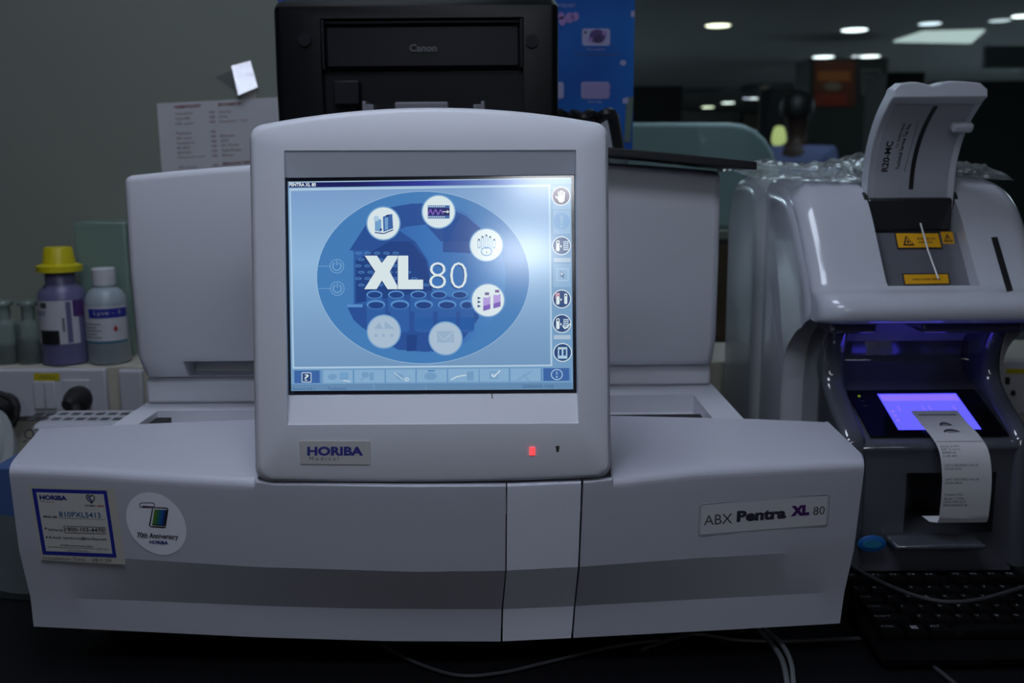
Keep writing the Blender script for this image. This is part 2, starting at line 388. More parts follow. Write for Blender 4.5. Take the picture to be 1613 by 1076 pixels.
zA, zB = at(213, 562, 1.11).z, at(225, 597, 1.13).z
xl = at(202, 400, 1.11).x
hl = build('rear_housing', housing(xl, -0.085, 1.11, zB, zA, 0.022), A, bev=0.008, seg=3)
bake(hl); cut(hl, MB().box(at(291, 570, 1.12).x, -0.2, 1.05, 1.16, at(300, 593, 1.13).z, at(300, 568, 1.12).z, M_white))
zC, zD = at(1127, 537, 1.22).z, at(1121, 576, 1.24).z
xr = at(1133, 400, 1.22).x
build('rear_housing', housing(-0.084, xr, 1.22, zD, zC, 0.02), A, bev=0.008, seg=3)
build('housing_base', MB().box(at(228, 610, 1.136).x, -0.085, 1.138, 1.49, 0.2082, zB - 0.001, M_white), A, bev=0.004)
build('housing_base', MB().box(-0.084, at(1120, 590, 1.25).x, 1.25, 1.49, 0.2002, zD - 0.001, M_white), A, bev=0.004)

# monitor
D0 = 0.905
def outer(u, v):
    xl_, xr_ = 393 + 10 * v, 957.5 + 4.5 * v
    top = 200 - 3.5 * u - 28.5 * (1 - (2 * u - 1) ** 2); bot = 757 - 6 * u + 5.5 * (1 - (2 * u - 1) ** 2)
    return lerp(xl_, xr_, u), lerp(top, bot, v)
def rloop(fn, rx, ryt, ryb, nc=6, ns=16):     # rounded rectangle in unit space, counts always equal
    p = []
    cs = [(1 - rx, ryt, -90, ryt), (1 - rx, 1 - ryb, 0, ryb), (rx, 1 - ryb, 90, ryb), (rx, ryt, 180, ryt)]
    for i, (cx, cy, a, ry) in enumerate(cs):
        arc = [(cx + rx * math.cos(math.radians(a + 90 * k / nc)), cy + ry * math.sin(math.radians(a + 90 * k / nc))) for k in range(nc + 1)]
        p += arc
        nx, ny, na, nry = cs[(i + 1) % 4]; a2 = math.radians(na)
        e = (nx + rx * math.cos(a2), ny + nry * math.sin(a2)); s0 = arc[-1]
        p += [(lerp(s0[0], e[0], k / ns), lerp(s0[1], e[1], k / ns)) for k in range(1, ns)]
    return [fn(*q) for q in p]
def quadmap(c):
    def f(u, v): return tuple(lerp(lerp(c[0][k], c[1][k], u), lerp(c[3][k], c[2][k], u), v) for k in (0, 1))
    return f
def inset(fn, d):
    def f(u, v):
        x, y = fn(u, v); return x + d * (1 - 2 * u), y + d * (1 - 2 * v)
    return f
FWD = RM @ V((0, 0, -1))
o3 = lambda fn, dep, rx=.035, rt=.03, rb=.035: [pl(x, y, dep) for x, y in rloop(fn, rx, rt, rb)]
L0 = o3(outer, D0 + .010)
loops = [[p + FWD * 0.055 for p in L0], [p + FWD * 0.004 for p in L0], L0, o3(inset(outer, 1.2), D0 + .005), o3(inset(outer, 4), D0 + .0015), o3(inset(outer, 9), D0)]
rec = quadmap([(447, 237), (908, 236), (912, 667), (452.5, 669.5)])
scq = [(449, 281), (904.5, 276), (908, 619), (455, 622)]
loops += [o3(rec, D0, .004, .004, .004), o3(inset(rec, 1.2), D0 + .0012, .004, .004, .004), o3(inset(quadmap(scq), -1.0), D0 + .012, .003, .003, .003), o3(quadmap(scq), D0 + .016, .003, .003, .003)]
b = MB(); b.loft(loops, M_white2, True, False)
mon = build('monitor', b, A, smooth=32)
mon['label'] = 'white arched monitor frame on the front of the analyzer'
# touch screen picture (coordinates of an enlarged view, 2.99 per pixel)
DS = D0 + .0145
def ui(x, y, lay): return pl(440 + x / 2.99, 270 + y / 2.99, DS - lay * 0.00012)
d = Decal(ui)
S_black = scr('black', 8, 10, 22, .6); S_edge = scr('edge', 168, 198, 222); S_line = scr('line', 168, 196, 220)
S_ring = scr('ring', 66, 122, 180); S_pale = scr('pale', 212, 226, 230); S_grey = scr('greyed', 165, 186, 206)
S_halo = scr('halo', 112, 156, 200); S_faint = scr('faint', 146, 172, 198); S_dk = scr('dark', 40, 78, 146); S_dk2 = scr('darker', 32, 64, 128); S_rim = scr('rim', 84, 138, 196)
S_btn = scr('button', 112, 152, 190); S_btn2 = scr('button_light', 130, 168, 202); S_navy = scr('navy', 26, 30, 96); S_blue = scr('blue', 58, 98, 160)
S_ink = scr('ink', 40, 70, 120); S_txt = scr('text', 60, 90, 130); S_mar = scr('maroon', 78, 62, 96); S_vio = scr('violet', 120, 90, 180); S_body = scr('tube', 46, 92, 160)
def grad_screen():
    m = scr('sky', 130, 168, 208); nt = m.node_tree; bs = nt.nodes['Principled BSDF']
    tc = nt.nodes.new('ShaderNodeTexCoord'); sp = nt.nodes.new('ShaderNodeSeparateXYZ'); cr_ = nt.nodes.new('ShaderNodeValToRGB')
    nt.links.new(tc.outputs['Generated'], sp.inputs[0]); nt.links.new(sp.outputs[2], cr_.inputs[0]); nt.links.new(cr_.outputs[0], bs.inputs['Emission Color'])
    e = cr_.color_ramp.elements; e[0].position = 0.1; e[0].color = (*rgb(110, 146, 184), 1); e[1].position = 0.95; e[1].color = (*rgb(118, 154, 198), 1)
    x = e.new(0.6); x.color = (*rgb(142, 180, 216), 1); x = e.new(0.3); x.color = (*rgb(120, 156, 194), 1); return m
S_sky = grad_screen()
def grad_title():
    m = scr('title', 26, 30, 96); nt = m.node_tree; bs = nt.nodes['Principled BSDF']
    tc = nt.nodes.new('ShaderNodeTexCoord'); sp = nt.nodes.new('ShaderNodeSeparateXYZ'); cr_ = nt.nodes.new('ShaderNodeValToRGB')
    nt.links.new(tc.outputs['Generated'], sp.inputs[0]); nt.links.new(sp.outputs[0], cr_.inputs[0]); nt.links.new(cr_.outputs[0], bs.inputs['Emission Color'])
    e = cr_.color_ramp.elements; e[0].position = 0.25; e[0].color = (*rgb(22, 26, 88), 1); e[1].position = 0.95; e[1].color = (*rgb(120, 160, 215), 1)
    x = e.new(0.5); x.color = (*rgb(44, 52, 150), 1); return m
S_title = grad_title()
def grad_photo():
    m = scr('photo', 50, 100, 170); nt = m.node_tree; bs = nt.nodes['Principled BSDF']
    tc = nt.nodes.new('ShaderNodeTexCoord'); sp = nt.nodes.new('ShaderNodeSeparateXYZ'); cr_ = nt.nodes.new('ShaderNodeValToRGB')
    nt.links.new(tc.outputs['Generated'], sp.inputs[0]); nt.links.new(sp.outputs[0], cr_.inputs[0]); nt.links.new(cr_.outputs[0], bs.inputs['Emission Color'])
    e = cr_.color_ramp.elements; e[0].position = 0.2; e[0].color = (*rgb(44, 84, 152), 1); e[1].position = 0.76; e[1].color = (*rgb(74, 134, 192), 1)
    x = e.new(0.5); x.color = (*rgb(56, 112, 180), 1); x = e.new(0.62); x.color = (*rgb(60, 112, 176), 1); return m
S_photo = grad_photo()
d.quad([(28, 36), (1388, 16), (1396, 1040), (44, 1050)], S_black, 0)
d.quad([(40, 50), (1374, 30), (1384, 1026), (56, 1034)], S_btn, 1)
d.quad([(41, 49), (1374, 30), (1375, 34), (42, 53)], S_edge, 2)
d.quad([(43, 54), (1374, 34), (1376, 58), (44, 76)], S_title, 2)
d.text('PENTRA XL 80', 46, 54, 172, 71, S_pale, 3, .03)
d.quad([(47, 80), (1276, 62), (1286, 918), (62, 930)], S_line, 2)
d.quad([(54, 92), (1268, 71), (1277, 910), (70, 921)], S_sky, 3, 12, 12)
d.ell(677, 500, 502, 407, S_line, 4, 96); d.ell(677, 500, 500, 405, S_ring, 5, 96)
d.ell(694, 500, 372, 352, S_photo, 6, 96)
def clip(x, y): return ((x - 694) / 372) ** 2 + ((y - 500) / 352) ** 2 < 1
# dark shapes of the picture behind the letters
d.P([(330, 372), (405, 255), (520, 170), (620, 152), (745, 150), (880, 210), (960, 280), (905, 330), (760, 330), (690, 250), (600, 260), (560, 275), (640, 330), (700, 420), (720, 560), (930, 640), (940, 690), (860, 800), (700, 850), (560, 840), (430, 770), (350, 690), (320, 628), (420, 628), (420, 372)], S_dk, 7)
d.P([(770, 270), (860, 200), (990, 300), (1015, 360), (900, 385), (770, 380)], S_dk, 7)
d.P([(360, 420), (520, 330), (620, 330), (690, 420), (720, 560), (360, 620)], S_dk2, 8)
for r_ in range(6):
    for k in range(9):
        x, y = 372 + k * 44 + (r_ % 2) * 14, 385 + r_ * 30
        if x < 560 + r_ * 30 and clip(x, y): d.ring(x, y, 15, 6, 3, S_rim, 9, 14)
for k in range(5):
    x = (448, 550, 655, 752, 850)[k]; d.rect(x - 38, 580, x + 38, 660, S_body, 9); d.ell(x, 580, 38, 19, S_rim, 10, 28); d.ell(x, 582, 31, 14, S_dk2, 11, 28)
for k in range(5):
    x = (455, 568, 680, 790, 884)[k]; q = 44 if k < 4 else 34
    d.rect(x - q, 630, x + q, 745, S_body, 12); d.ell(x, 745, q, 14, S_body, 12, 24); d.ell(x, 627, q, 22, S_rim, 13, 28); d.ell(x, 631, q - 8, 16, S_dk2, 14, 28)
d.P([(315, 628), (390, 628), (395, 740), (350, 700)], S_dk, 12); d.rect(318, 626, 392, 640, S_rim, 13)
for x0, x1 in ((600, 650), (720, 750)): d.P([(x0, 770), (x1, 770), (x1 - 6, 845), (x0, 848)], S_dk2, 12)
d.P([(300, 378), (350, 378), (350, 626), (300, 626)], S_ring, 12)
for x, y in ((271, 447), (273, 552)):
    d.ring(x, y, 34, 34, 4, S_halo, 13, 32); d.ring(x, y, 22, 22, 6, S_halo, 13, 24, -60, 240); d.line([(x, y - 26), (x, y - 4)], 5, S_halo, 13); d.line([(178, y), (x - 34, y)], 3, S_halo, 13)
for x, y, m_ in ((490, 245, S_pale), (750, 190, S_pale), (975, 347, S_pale), (983, 607, S_pale), (783, 787, S_grey), (492, 755, S_grey)):
    d.ell(x, y, 81, 81, S_halo, 15, 48); d.ell(x, y, 75, 75, m_, 16, 48)
S_sh = scr('shadow', 26, 50, 110)
X = [(402, 397), (460, 397), (482, 432), (510, 397), (556, 397), (556, 408), (520, 472), (556, 540), (556, 555), (510, 555), (483, 514), (458, 555), (400, 555), (452, 472)]
Lp = [(558, 397), (607, 397), (607, 510), (677, 510), (677, 555), (558, 555)]
for P_ in (X, Lp): d.P([(x - 3, y + 4) for x, y in P_], S_sh, 15); d.P(P_, S_pale, 16)
d.text('80', 703, 432, 881, 556, S_sh, 15, -.018); d.text('80', 706, 428, 884, 552, S_pale, 16, -.018)
# icons in the discs
d.P([(450, 215), (480, 228), (480, 285), (450, 280)], S_halo, 17); d.ell(457, 222, 13, 13, S_edge, 18, 20); d.P([(488, 213), (532, 200), (536, 268), (490, 285)], S_blue, 17); d.P([(496, 220), (512, 215), (512, 272), (498, 276)], S_halo, 18)
d.line([(450, 288), (492, 293), (537, 275)], 5, S_dk2, 17); d.ell(478, 274, 6, 6, S_dk2, 18, 12); d.P([(500, 207), (520, 202), (511, 216)], S_navy, 18)
d.rect(699, 160, 802, 222, S_blue, 17); d.rect(699, 172, 802, 208, S_navy, 18); d.line([(700, 205), (712, 178), (722, 205), (736, 178), (748, 205), (760, 180), (772, 200)], 6, S_vio, 19); d.line([(770, 190), (796, 190)], 4, S_pale, 19); d.P([(790, 182), (802, 190), (790, 198)], S_pale, 19)
for k in range(9): d.rect(702 + k * 9, 163, 707 + k * 9, 168, S_pale, 18); d.rect(702 + k * 9, 212, 707 + k * 9, 217, S_pale, 18)
for x, y, h in ((940, 325, 36), (957, 312, 42), (975, 305, 58), (993, 312, 42), (1012, 325, 36)): d.line([(x - 5, y), (x - 5, y + h), (x + 5, y + h), (x + 5, y)], 2.5, S_halo, 17); d.ell(x, y - 3, 5, 5, S_ink, 18, 12)
d.ring(976, 377, 27, 22, 5, S_halo, 18, 28); d.line([(976, 377), (976, 387)], 3, S_ink, 18); d.line([(938, 358), (955, 362), (998, 362), (1015, 358)], 2.5, S_halo, 17)
for x, y in ((960, 580), (1008, 568)):
    d.P([(x, y + 15), (x + 34, y + 8), (x + 34, y + 68), (x, y + 78)], scr('lilac', 172, 150, 214), 17); d.P([(x, y + 55), (x + 34, y + 45), (x + 34, y + 68), (x, y + 78)], S_vio, 18); d.rect(x + 8, y - 10, x + 28, y + 3, scr('plum', 110, 90, 140), 18); d.rect(x + 9, y + 3, x + 27, y + 14, S_pale, 18)
for y in (597, 615, 635): d.P([(934, y - 7), (950, y), (934, y + 7)], S_ink, 17)
for x in (455, 490, 530): d.ell(x, 773, 8, 8, S_faint, 17, 14)
d.P([(445, 742), (470, 710), (490, 742)], S_faint, 17); d.P([(495, 742), (497, 705), (545, 742)], S_faint, 17)
d.rect(743, 752, 822, 806, S_faint, 17); d.line([(752, 770), (772, 795), (822, 755)], 5, S_grey, 18); d.ring(800, 790, 14, 12, 3, S_grey, 18, 20)
# right-hand column of keys
for y0, y1, m_ in ((74, 180, S_btn2), (184, 294, S_btn2), (298, 408, S_btn), (436, 545, S_btn2), (552, 655, S_btn), (662, 768, S_btn), (804, 916, S_btn)): d.rect(1288 + (y0 - 70) * .008, y0, 1370 + (y0 - 70) * .01, y1, m_, 3)
for y0, m_ in ((408, S_grey), (771, S_grey)): d.rect(1292, y0, 1372, y0 + 20, m_, 4)
for x, y, m_ in ((1327, 117, S_mar), (1328, 235, S_halo), (1329, 350, S_ring), (1330, 601, S_ring), (1331, 717, S_ring), (1334, 853, S_ring)):
    d.ell(x, y, 44, 44, S_pale if m_ is not S_halo else S_btn2, 4, 36); d.ell(x, y, 40, 40, m_ if m_ in (S_mar, S_halo) else S_ink, 5, 36)
hx, hy = 1328, 117
d.P([(hx - 15, hy - 4), (hx + 17, hy - 4), (hx + 15, hy + 20), (hx + 6, hy + 30), (hx - 8, hy + 30), (hx - 16, hy + 18)], S_pale, 6)
for dx, l in ((-11, 22), (-3, 28), (5, 27), (13, 20)): d.line([(hx + dx, hy), (hx + dx * 1.15, hy - l)], 6.5, S_pale, 6)
d.line([(hx - 12, hy + 14), (hx - 27, hy)], 7, S_pale, 6)
d.P([(1320, 208), (1338, 208), (1333, 246), (1325, 246)], S_btn2, 6); d.ell(1329, 258, 8, 8, S_btn2, 6, 16)
for cy, kind in ((350, 0), (601, 1), (717, 2)):
    d.rr(1304, cy - 25, 1320, cy + 26, 6, S_pale, 6); d.ell(1312, cy - 16, 5, 5, S_mar, 7, 12); d.P([(1324, cy - 4), (1332, cy + 3), (1324, cy + 10)], S_pale, 6)
    if kind == 1: d.rr(1342, cy - 26, 1356, cy + 24, 6, S_pale, 6); d.ell(1349, cy - 16, 4, 4, S_ink, 7, 12); [d.ell(1303 + (k % 3) * 7, cy - 26 + (k // 3) * 10, 4, 4, scr('rose', 190, 130, 150), 8, 10) for k in range(7)]
    else: d.rect(1338, cy - 22, 1362, cy + 22, S_grey, 6); [d.line([(1342, cy - 14 + k * 9), (1358, cy - 14 + k * 9)], 3, S_ink, 7) for k in range(4)]
    if kind == 2: d.line([(1334, cy + 10), (1346, cy + 24), (1374, cy - 2)], 6, S_pale, 8)
d.rect(1312, 828, 1356, 882, S_edge, 6); d.rect(1318, 838, 1330, 868, S_ink, 7); d.rect(1338, 838, 1350, 868, S_ink, 7)
for x in (1324, 1344): d.ell(x, 834, 3.5, 3.5, scr('amber', 220, 210, 150), 8, 10)
d.rect(1306, 458, 1362, 516, S_edge, 4); d.rect(1309, 461, 1359, 513, S_btn2, 5); d.P([(1325, 468), (1325, 498), (1331, 493), (1336, 503), (1341, 500), (1336, 490), (1344, 489)], S_ink, 6); d.P([(1327, 473), (1327, 492), (1331, 488), (1337, 486)], S_pale, 7)
# bottom row of keys
for i, (x0, x1) in enumerate(((70, 190), (207, 345), (352, 495), (500, 640), (645, 788), (793, 938), (942, 1080), (1087, 1230), (1243, 1365))):
    dy = -12 * (x0 - 70) / 1300; m_ = S_blue if i in (0, 8) else S_btn2
    d.quad([(x0, 938 + dy), (x1, 937 + dy), (x1 + 1, 997 + dy), (x0 + 1, 998 + dy)], m_, 3)
    d.line([(x1 + 5, 936 + dy), (x1 + 5, 1000 + dy)], 3, S_ring, 3)
d.rr(104, 946, 152, 995, 6, S_grey, 4); d.rr(109, 951, 147, 990, 4, S_ink, 5); d.text('?', 118, 956, 139, 986, S_pale, 6, .0)
d.rect(285, 948, 325, 980, S_btn, 4); d.rect(290, 952, 320, 972, S_halo, 5); d.ell(250, 968, 22, 14, S_btn, 4, 20); d.line([(300, 985), (335, 990)], 3, S_pale, 5)
d.ell(405, 958, 18, 14, S_btn, 4, 20); d.line([(385, 985), (402, 965)], 5, S_btn, 4); d.rr(425, 946, 445, 985, 8, S_btn, 4)
d.P([(535, 945), (580, 958), (590, 985), (560, 980)], S_btn, 4); d.line([(540, 948), (585, 982)], 3, S_pale, 5); d.ring(600, 980, 10, 8, 3, S_pale, 5, 16)
d.rect(700, 936, 732, 942, S_ring, 4); d.ell(712, 965, 30, 18, S_btn, 4, 24)
d.line([(808, 982), (838, 966), (880, 960)], 4, S_pale, 4); d.rr(884, 942, 915, 985, 6, S_btn, 4)
d.rect(990, 942, 1030, 978, S_btn, 4); d.rect(996, 948, 1024, 972, S_btn2, 5); d.line([(1000, 955), (1010, 968), (1040, 938)], 5, S_pale, 6)
d.line([(1120, 985), (1190, 940)], 5, S_btn, 4); d.line([(1150, 955), (1175, 985)], 5, S_btn, 4)
d.ring(1307, 957, 28, 26, 4, S_edge, 4, 28); d.line([(1307, 943), (1307, 958)], 4, S_edge, 5); d.ell(1307, 968, 4, 4, S_edge, 5, 10)
d.quad([(56, 1003), (1380, 995), (1382, 1024), (58, 1032)], scr('footer', 96, 134, 172), 2)
d.text('Version 2.6.1', 60, 1017, 165, 1030, S_txt, 4); d.text('Technician', 228, 1016, 316, 1030, S_txt, 4); d.text('2020/04/03 10:50', 1146, 1005, 1292, 1019, S_txt, 4)
for x in (445, 690): d.line([(x, 1004), (x, 1028)], 2, S_btn2, 4)
build('touch_screen', d, mon)['label'] = 'lit blue touch screen with round menu icons and large white lettering'
# badge, lamp, slot on the frame
def mon_px(x, y, lay): return pl(x, y, D0 - 0.0002 - lay * 0.00025)
bd = Decal(mon_px)
M_plate = mat('badge_plate', (0.42, 0.41, 0.40), 0.45)
bd.loft([[pl(x, y, D0 + .0005) for x, y in ((471, 694), (583, 694.5), (584, 732.5), (473, 731.5))], [pl(x, y, D0 - .001) for x, y in ((471.6, 694.6), (582.4, 695.1), (583.4, 731.9), (473.6, 730.9))]], M_plate)
def bq(x, y, lay): return pl(x, y, D0 - .001 - lay * .0002)
bd.fn = bq
bd.text('HORIBA', 484, 703.5, 572, 718, M_navy, 1, .045); bd.text('M e d i c a l', 487.5, 719.5, 533, 725.5, M_greyink, 1, 0)
build('badge', bd, mon)['label'] = 'grey name badge with navy lettering'
b = MB(); b.loft([[pl(838.5 + 4.6 * sx, 711 + 6.5 * sy, D0 + .001) for sx, sy in ((-1, -1), (1, -1), (1, 1), (-1, 1))], [pl(838.5 + 4 * sx, 711 + 6 * sy, D0 - .0012) for sx, sy in ((-1, -1), (1, -1), (1, 1), (-1, 1))]], mat('red_lamp', (0.3, 0.01, 0.01), 0.3, emit=1.6, ecol=(1.0, 0.05, 0.06)))
build('indicator_lamp', b, mon)['label'] = 'glowing red indicator lamp'
b = Decal(mon_px); b.rect(874, 702, 882.5, 714, M_paper, 0); b.P([(875, 702.5), (881.5, 702.5), (880, 712), (876.5, 712)], M_ink, 1); build('reader_slot', b, mon)
b = Decal(lambda x, y, l: pl(x, y, D0 + .0035 + (y - 619) * -.00012)); b.line([(774.5, 619), (775.5, 628)], 1.6, M_ink); build('crack', b, mon)
# name plate on the right cover
NPq = [(1103, 795), (1306, 779.5), (1302.5, 828), (1101, 844)]
def npmap(u, v, lay):
    x, y = quadmap(NPq)(u, v); return front(x, y, 0.0004 + lay * 0.0003)
npd = Decal(npmap); M_pl = mat('nameplate', (0.60, 0.60, 0.63), 0.45)
def rrpts(x0, y0, x1, y1, rx, ry, n=4):
    p = []
    for cx, cy, a in ((x1 - rx, y0 + ry, -90), (x1 - rx, y1 - ry, 0), (x0 + rx, y1 - ry, 90), (x0 + rx, y0 + ry, 180)): p += [(cx + rx * math.cos(math.radians(a + 90 * k / n)), cy + ry * math.sin(math.radians(a + 90 * k / n))) for k in range(n + 1)]
    return p
o_, i_ = rrpts(-.008, -.04, 1.008, 1.04, .03, .12), rrpts(0, 0, 1, 1, .025, .1)
npd.grid([[npmap(u, v, -1) for u, v in o_], [npmap(u, v, .6) for u, v in [(lerp(a[0], c[0], .5), lerp(a[1], c[1], .5)) for a, c in zip(o_, i_)]], [npmap(u, v, .2) for u, v in i_]], mat('plate_rim', (0.36, 0.36, 0.40), 0.5), True)
npd.rect(0.012, 0.03, .988, .97, M_pl, .3, 10, 2)
npd.text('ABX', .035, .36, .255, .68, M_greyink, 1); npd.text('Pentra', .29, .30, .675, .66, mat('charcoal_print', (0.03, 0.028, 0.045), .5), 1, .05)
npd.text('XL', .71, .27, .855, .61, mat('purple_print', rgb(70, 30, 95), .5), 1, .075); npd.text('80', .885, .36, .975, .62, M_greyink, 1)
build('nameplate', npd, A)['label'] = 'recessed name plate with black and purple lettering'
# service sticker
SQ = [(30 + 115 / 5.76, 750 + 113 / 5.76), (30 + 795 / 5.76, 750 + 132 / 5.76), (30 + 885 / 5.76, 750 + 740 / 5.76), (30 + 215 / 5.76, 750 + 712 / 5.76)]
def smap(u, v, lay):
    x, y = quadmap(SQ)(u, v); return front(x, y, 0.0003 + lay * 0.00022)
s = Decal(smap); M_sb = mat('sticker_blue', rgb(38, 48, 150), .45)
s.quad([(-.045, -.04), (1.10, -.03), (1.11, 1.10), (-.03, 1.085)], M_cream, 0, 8, 6); s.rect(0, 0, 1, 1, M_sb, 1, 8, 6); s.rect(.052, .055, .952, .945, mat('sticker_face', (0.58, 0.57, 0.54), .6), 2, 8, 6)
s.text('HORIBA', .085, .095, .45, .165, M_navy, 3, .05); s.text('Medical', .09, .185, .27, .2, M_greyink, 3)
hx, hy = .77, .115
s.line([(hx, hy + .08), (hx - .055, hy + .01), (hx - .045, hy - .04), (hx - .015, hy - .045), (hx, hy - .015), (hx + .025, hy - .045), (hx + .052, hy - .02), (hx + .05, hy + .02), (hx, hy + .08)], .013, M_ink, 3)
s.line([(hx - .03, hy - .02), (hx - .005, hy + .03), (hx + .015, hy + .055)], .02, M_sb, 4)
s.text('HORIBA', .68, .222, .82, .245, M_ink, 3, .02); s.text('care', .84, .222, .93, .245, mat('red_print', rgb(170, 40, 40), .5), 3, .02)
s.text('SERIAL NO.', .09, .405, .285, .435, M_ink, 3, .03)
M_pen = mat('pen_ink', rgb(20, 90, 140), .5)
s.text('810PXL5413', .31, .335, .87, .415, M_pen, 3, .012); s.line([(.30, .435), (.92, .435)], .004, M_ink, 3)
s.line([(.085, .62), (.1, .585), (.115, .6)], .01, M_ink, 3); s.text('Toll Free No.', .125, .60, .335, .635, M_ink, 3, .02); s.text('1800-103-4470', .36, .57, .885, .63, M_ink, 3, .015)
for q0, q1 in (((.35, .555), (.90, .555)), ((.90, .555), (.90, .65)), ((.90, .65), (.35, .655)), ((.35, .655), (.345, .56))): s.line([q0, q1], .008, M_ink, 3)
s.rect(.08, .72, .105, .745, M_greyink, 3); s.text('E-mail: service.in@horiba.com', .13, .71, .90, .76, M_ink, 3, .01)
s.text('HORIBA India Private Limited', .26, .835, .70, .857, M_ink, 3, .015); s.text('246, Okhla Industrial Estate, Phase 3, New Delhi - 110020, India', .09, .87, .90, .89, M_ink, 3, .01); s.text('www.horiba.com', .34, .91, .63, .93, M_ink, 3, .01)
s.text('Installation Date - 28/1/20', .0, 1.025, .92, 1.07, M_greyink, 3)
build('service_sticker', s, A)['label'] = 'cream service sticker with a blue border on the left front cover'
# round sticker
def rmap(x, y, lay): return front(30 + x / 5.76, 750 + y / 5.76, 0.0003 + lay * 0.00022)
s = Decal(rmap); M_rs = mat('round_sticker', (0.84, 0.84, 0.92), .5)
pts = [(1245 + 272 * math.cos(a) + 30 * math.sin(a), 432 + 282 * math.sin(a) + 40 * math.cos(a)) for a in [2 * math.pi * k / 56 for k in range(56)]]
rings = [[rmap(1245 + (x - 1245) * q, 432 + (y - 432) * q, .5) for x, y in pts] for q in (1, .66, .33, .02)]; s.grid(rings, M_rs, True)
s.rr(1092, 240, 1232, 288, 22, M_ink, 1.3); s.rr(1099, 247, 1225, 281, 17, M_rs, 2); s.line([(1118, 274), (1222, 282)], 12, mat('plum_print', rgb(90, 60, 80), .5), 3)
s.P([(1222, 282), (1340, 286), (1356, 300), (1332, 462), (1318, 474), (1195, 464), (1178, 448), (1206, 300)], M_ink, 1.3); s.P([(1218, 292), (1344, 298), (1322, 462), (1190, 454)], M_rs, 2)
for k in range(8):
    a, c = k / 8, (k + 1) / 8; cc = [(90, 130, 40), (80, 130, 60), (60, 120, 80), (40, 110, 110), (30, 100, 140), (30, 90, 160), (30, 70, 140), (35, 55, 110)][k]
    s.quad([(lerp(1228, 1335, a), lerp(303, 306, a)), (lerp(1228, 1335, c), lerp(303, 306, c)), (lerp(1208, 1318, c), lerp(440, 450, c)), (lerp(1208, 1318, a), lerp(440, 450, a))], mat('sticker_band_%d' % k, rgb(*cc), .5), 3)
s.line([(1208, 440), (1318, 450), (1340, 306)], 9, M_ink, 4)
s.text('70th Anniversary', 1072, 510, 1444, 570, M_ink, 3, .02, rot=lambda x, y: (x, y + (x - 1072) * .05)); s.text('HORIBA', 1182, 582, 1352, 612, M_navy, 3, .04, rot=lambda x, y: (x, y + (x - 1182) * .05))
build('anniversary_sticker', s, A)['label'] = 'round white anniversary sticker on the left front cover'

# ------------------------------------------------------------------ black board on the analyzer
zt0 = lambda x: ztop(x) + 0.0015
b = MB(); rows = []
x0, x1 = 0.085, at(1196, 262, 1.16).x
def brd(x, top): return 0.4935 - 0.0065 * ((x - 0.085) / 0.2) - 0.0135 * max(0, (x - 0.085) / 0.2) ** 1.2 + (0.009 if top else 0)
loops = [[V((x, 1.17, brd(x, 0))), V((x, 1.17, brd(x, 1))), V((x, 1.42, brd(x, 1))), V((x, 1.42, brd(x, 0)))] for x in [lerp(x0, x1, k / 10) for k in range(11)]]
b.loft(loops, M_black)
tag(build('clipboard', b, loc=(0.19, 1.3, 0.48), bev=0.0015), 'thin black board lying on the right top of the analyzer, overhanging its edge', 'board')

# ------------------------------------------------------------------ printer
PB = 0.4895
pr = thing('laser_printer', 'black laser printer standing on top of the analyzer behind its monitor', 'printer', (-0.12, 1.47, PB))
px0, px1, PY = -0.307, 0.0635, 1.345
prof = [(PY, PB + .008), (PY - .004, PB + .10), (PY, PB + .196), (PY + .012, PB + .204), (PY + .05, PB + .212), (PY + .24, PB + .212), (PY + .25, PB + .20), (PY + .25, PB + .008)]
M_pr = mat('printer_black', (0.004, 0.0042, 0.005), 0.36, bump=.06, scale=900, spec=.25); M_pr2 = mat('printer_charcoal', (0.008, 0.0085, 0.012), 0.5, bump=.05, scale=900, spec=.2)
body = build('body', MB().pillow(prof, px0, px1, .010, M_pr, 4), pr, smooth=30)
xa, xb = at(505, 60, PY).x, at(825, 60, PY).x
zt, zm, zb = at(660, 28, PY).z, at(660, 108, PY).z, PB + .012
cut(body, MB().box(xa, xb, PY - .03, PY + .02, zb, zt, M_pr))
build('output_panel', MB().pillow([(PY + .012, zm), (PY + .002, zm + .004), (PY + .004, at(660, 42, PY).z), (PY + .019, at(660, 38, PY).z), (PY + .019, zm)], xa + .006, xb - .006, .003, M_pr2), pr)
build('panel_frame', MB().box(xa + .001, xa + .005, PY - .002, PY + .019, zm, zt - .002, M_pr2).box(xb - .005, xb - .001, PY - .002, PY + .019, zm, zt - .002, M_pr2).box(xa + .005, xb - .005, PY + .004, PY + .019, at(660, 36, PY).z, zt - .003, M_pr2), pr, bev=.001)
dl = Decal(lambda x, y, l: at(x, y, PY - .0005)); dl.text('Canon', 645, 69.5, 688, 81.5, mat('printer_mark', (0.09, 0.09, 0.10), .4), 1, .03); build('brand_mark', dl, pr)
tr = MB(); tr.pillow([(PY - .09, PB + .014), (PY - .09, PB + .018), (PY + .019, PB + .024), (PY + .019, PB + .014)], xa + .012, xb - .012, .004, M_pr2); build('paper_tray', tr, pr)
inn = MB().box(xa + .002, xb - .002, PY + .0195, PY + .021, PB + .012, zm - .004, M_pr2); build('feed_opening', inn, pr)
bx = MB().box(at(525, 140, PY).x, at(566, 140, PY).x, PY - .001, PY + .019, at(540, 165, PY).z, at(540, 127, PY).z, M_pr2); build('feed_block', bx, pr, bev=.002)
M_gd = mat('guide_grey', (0.17, 0.17, 0.19), .5)
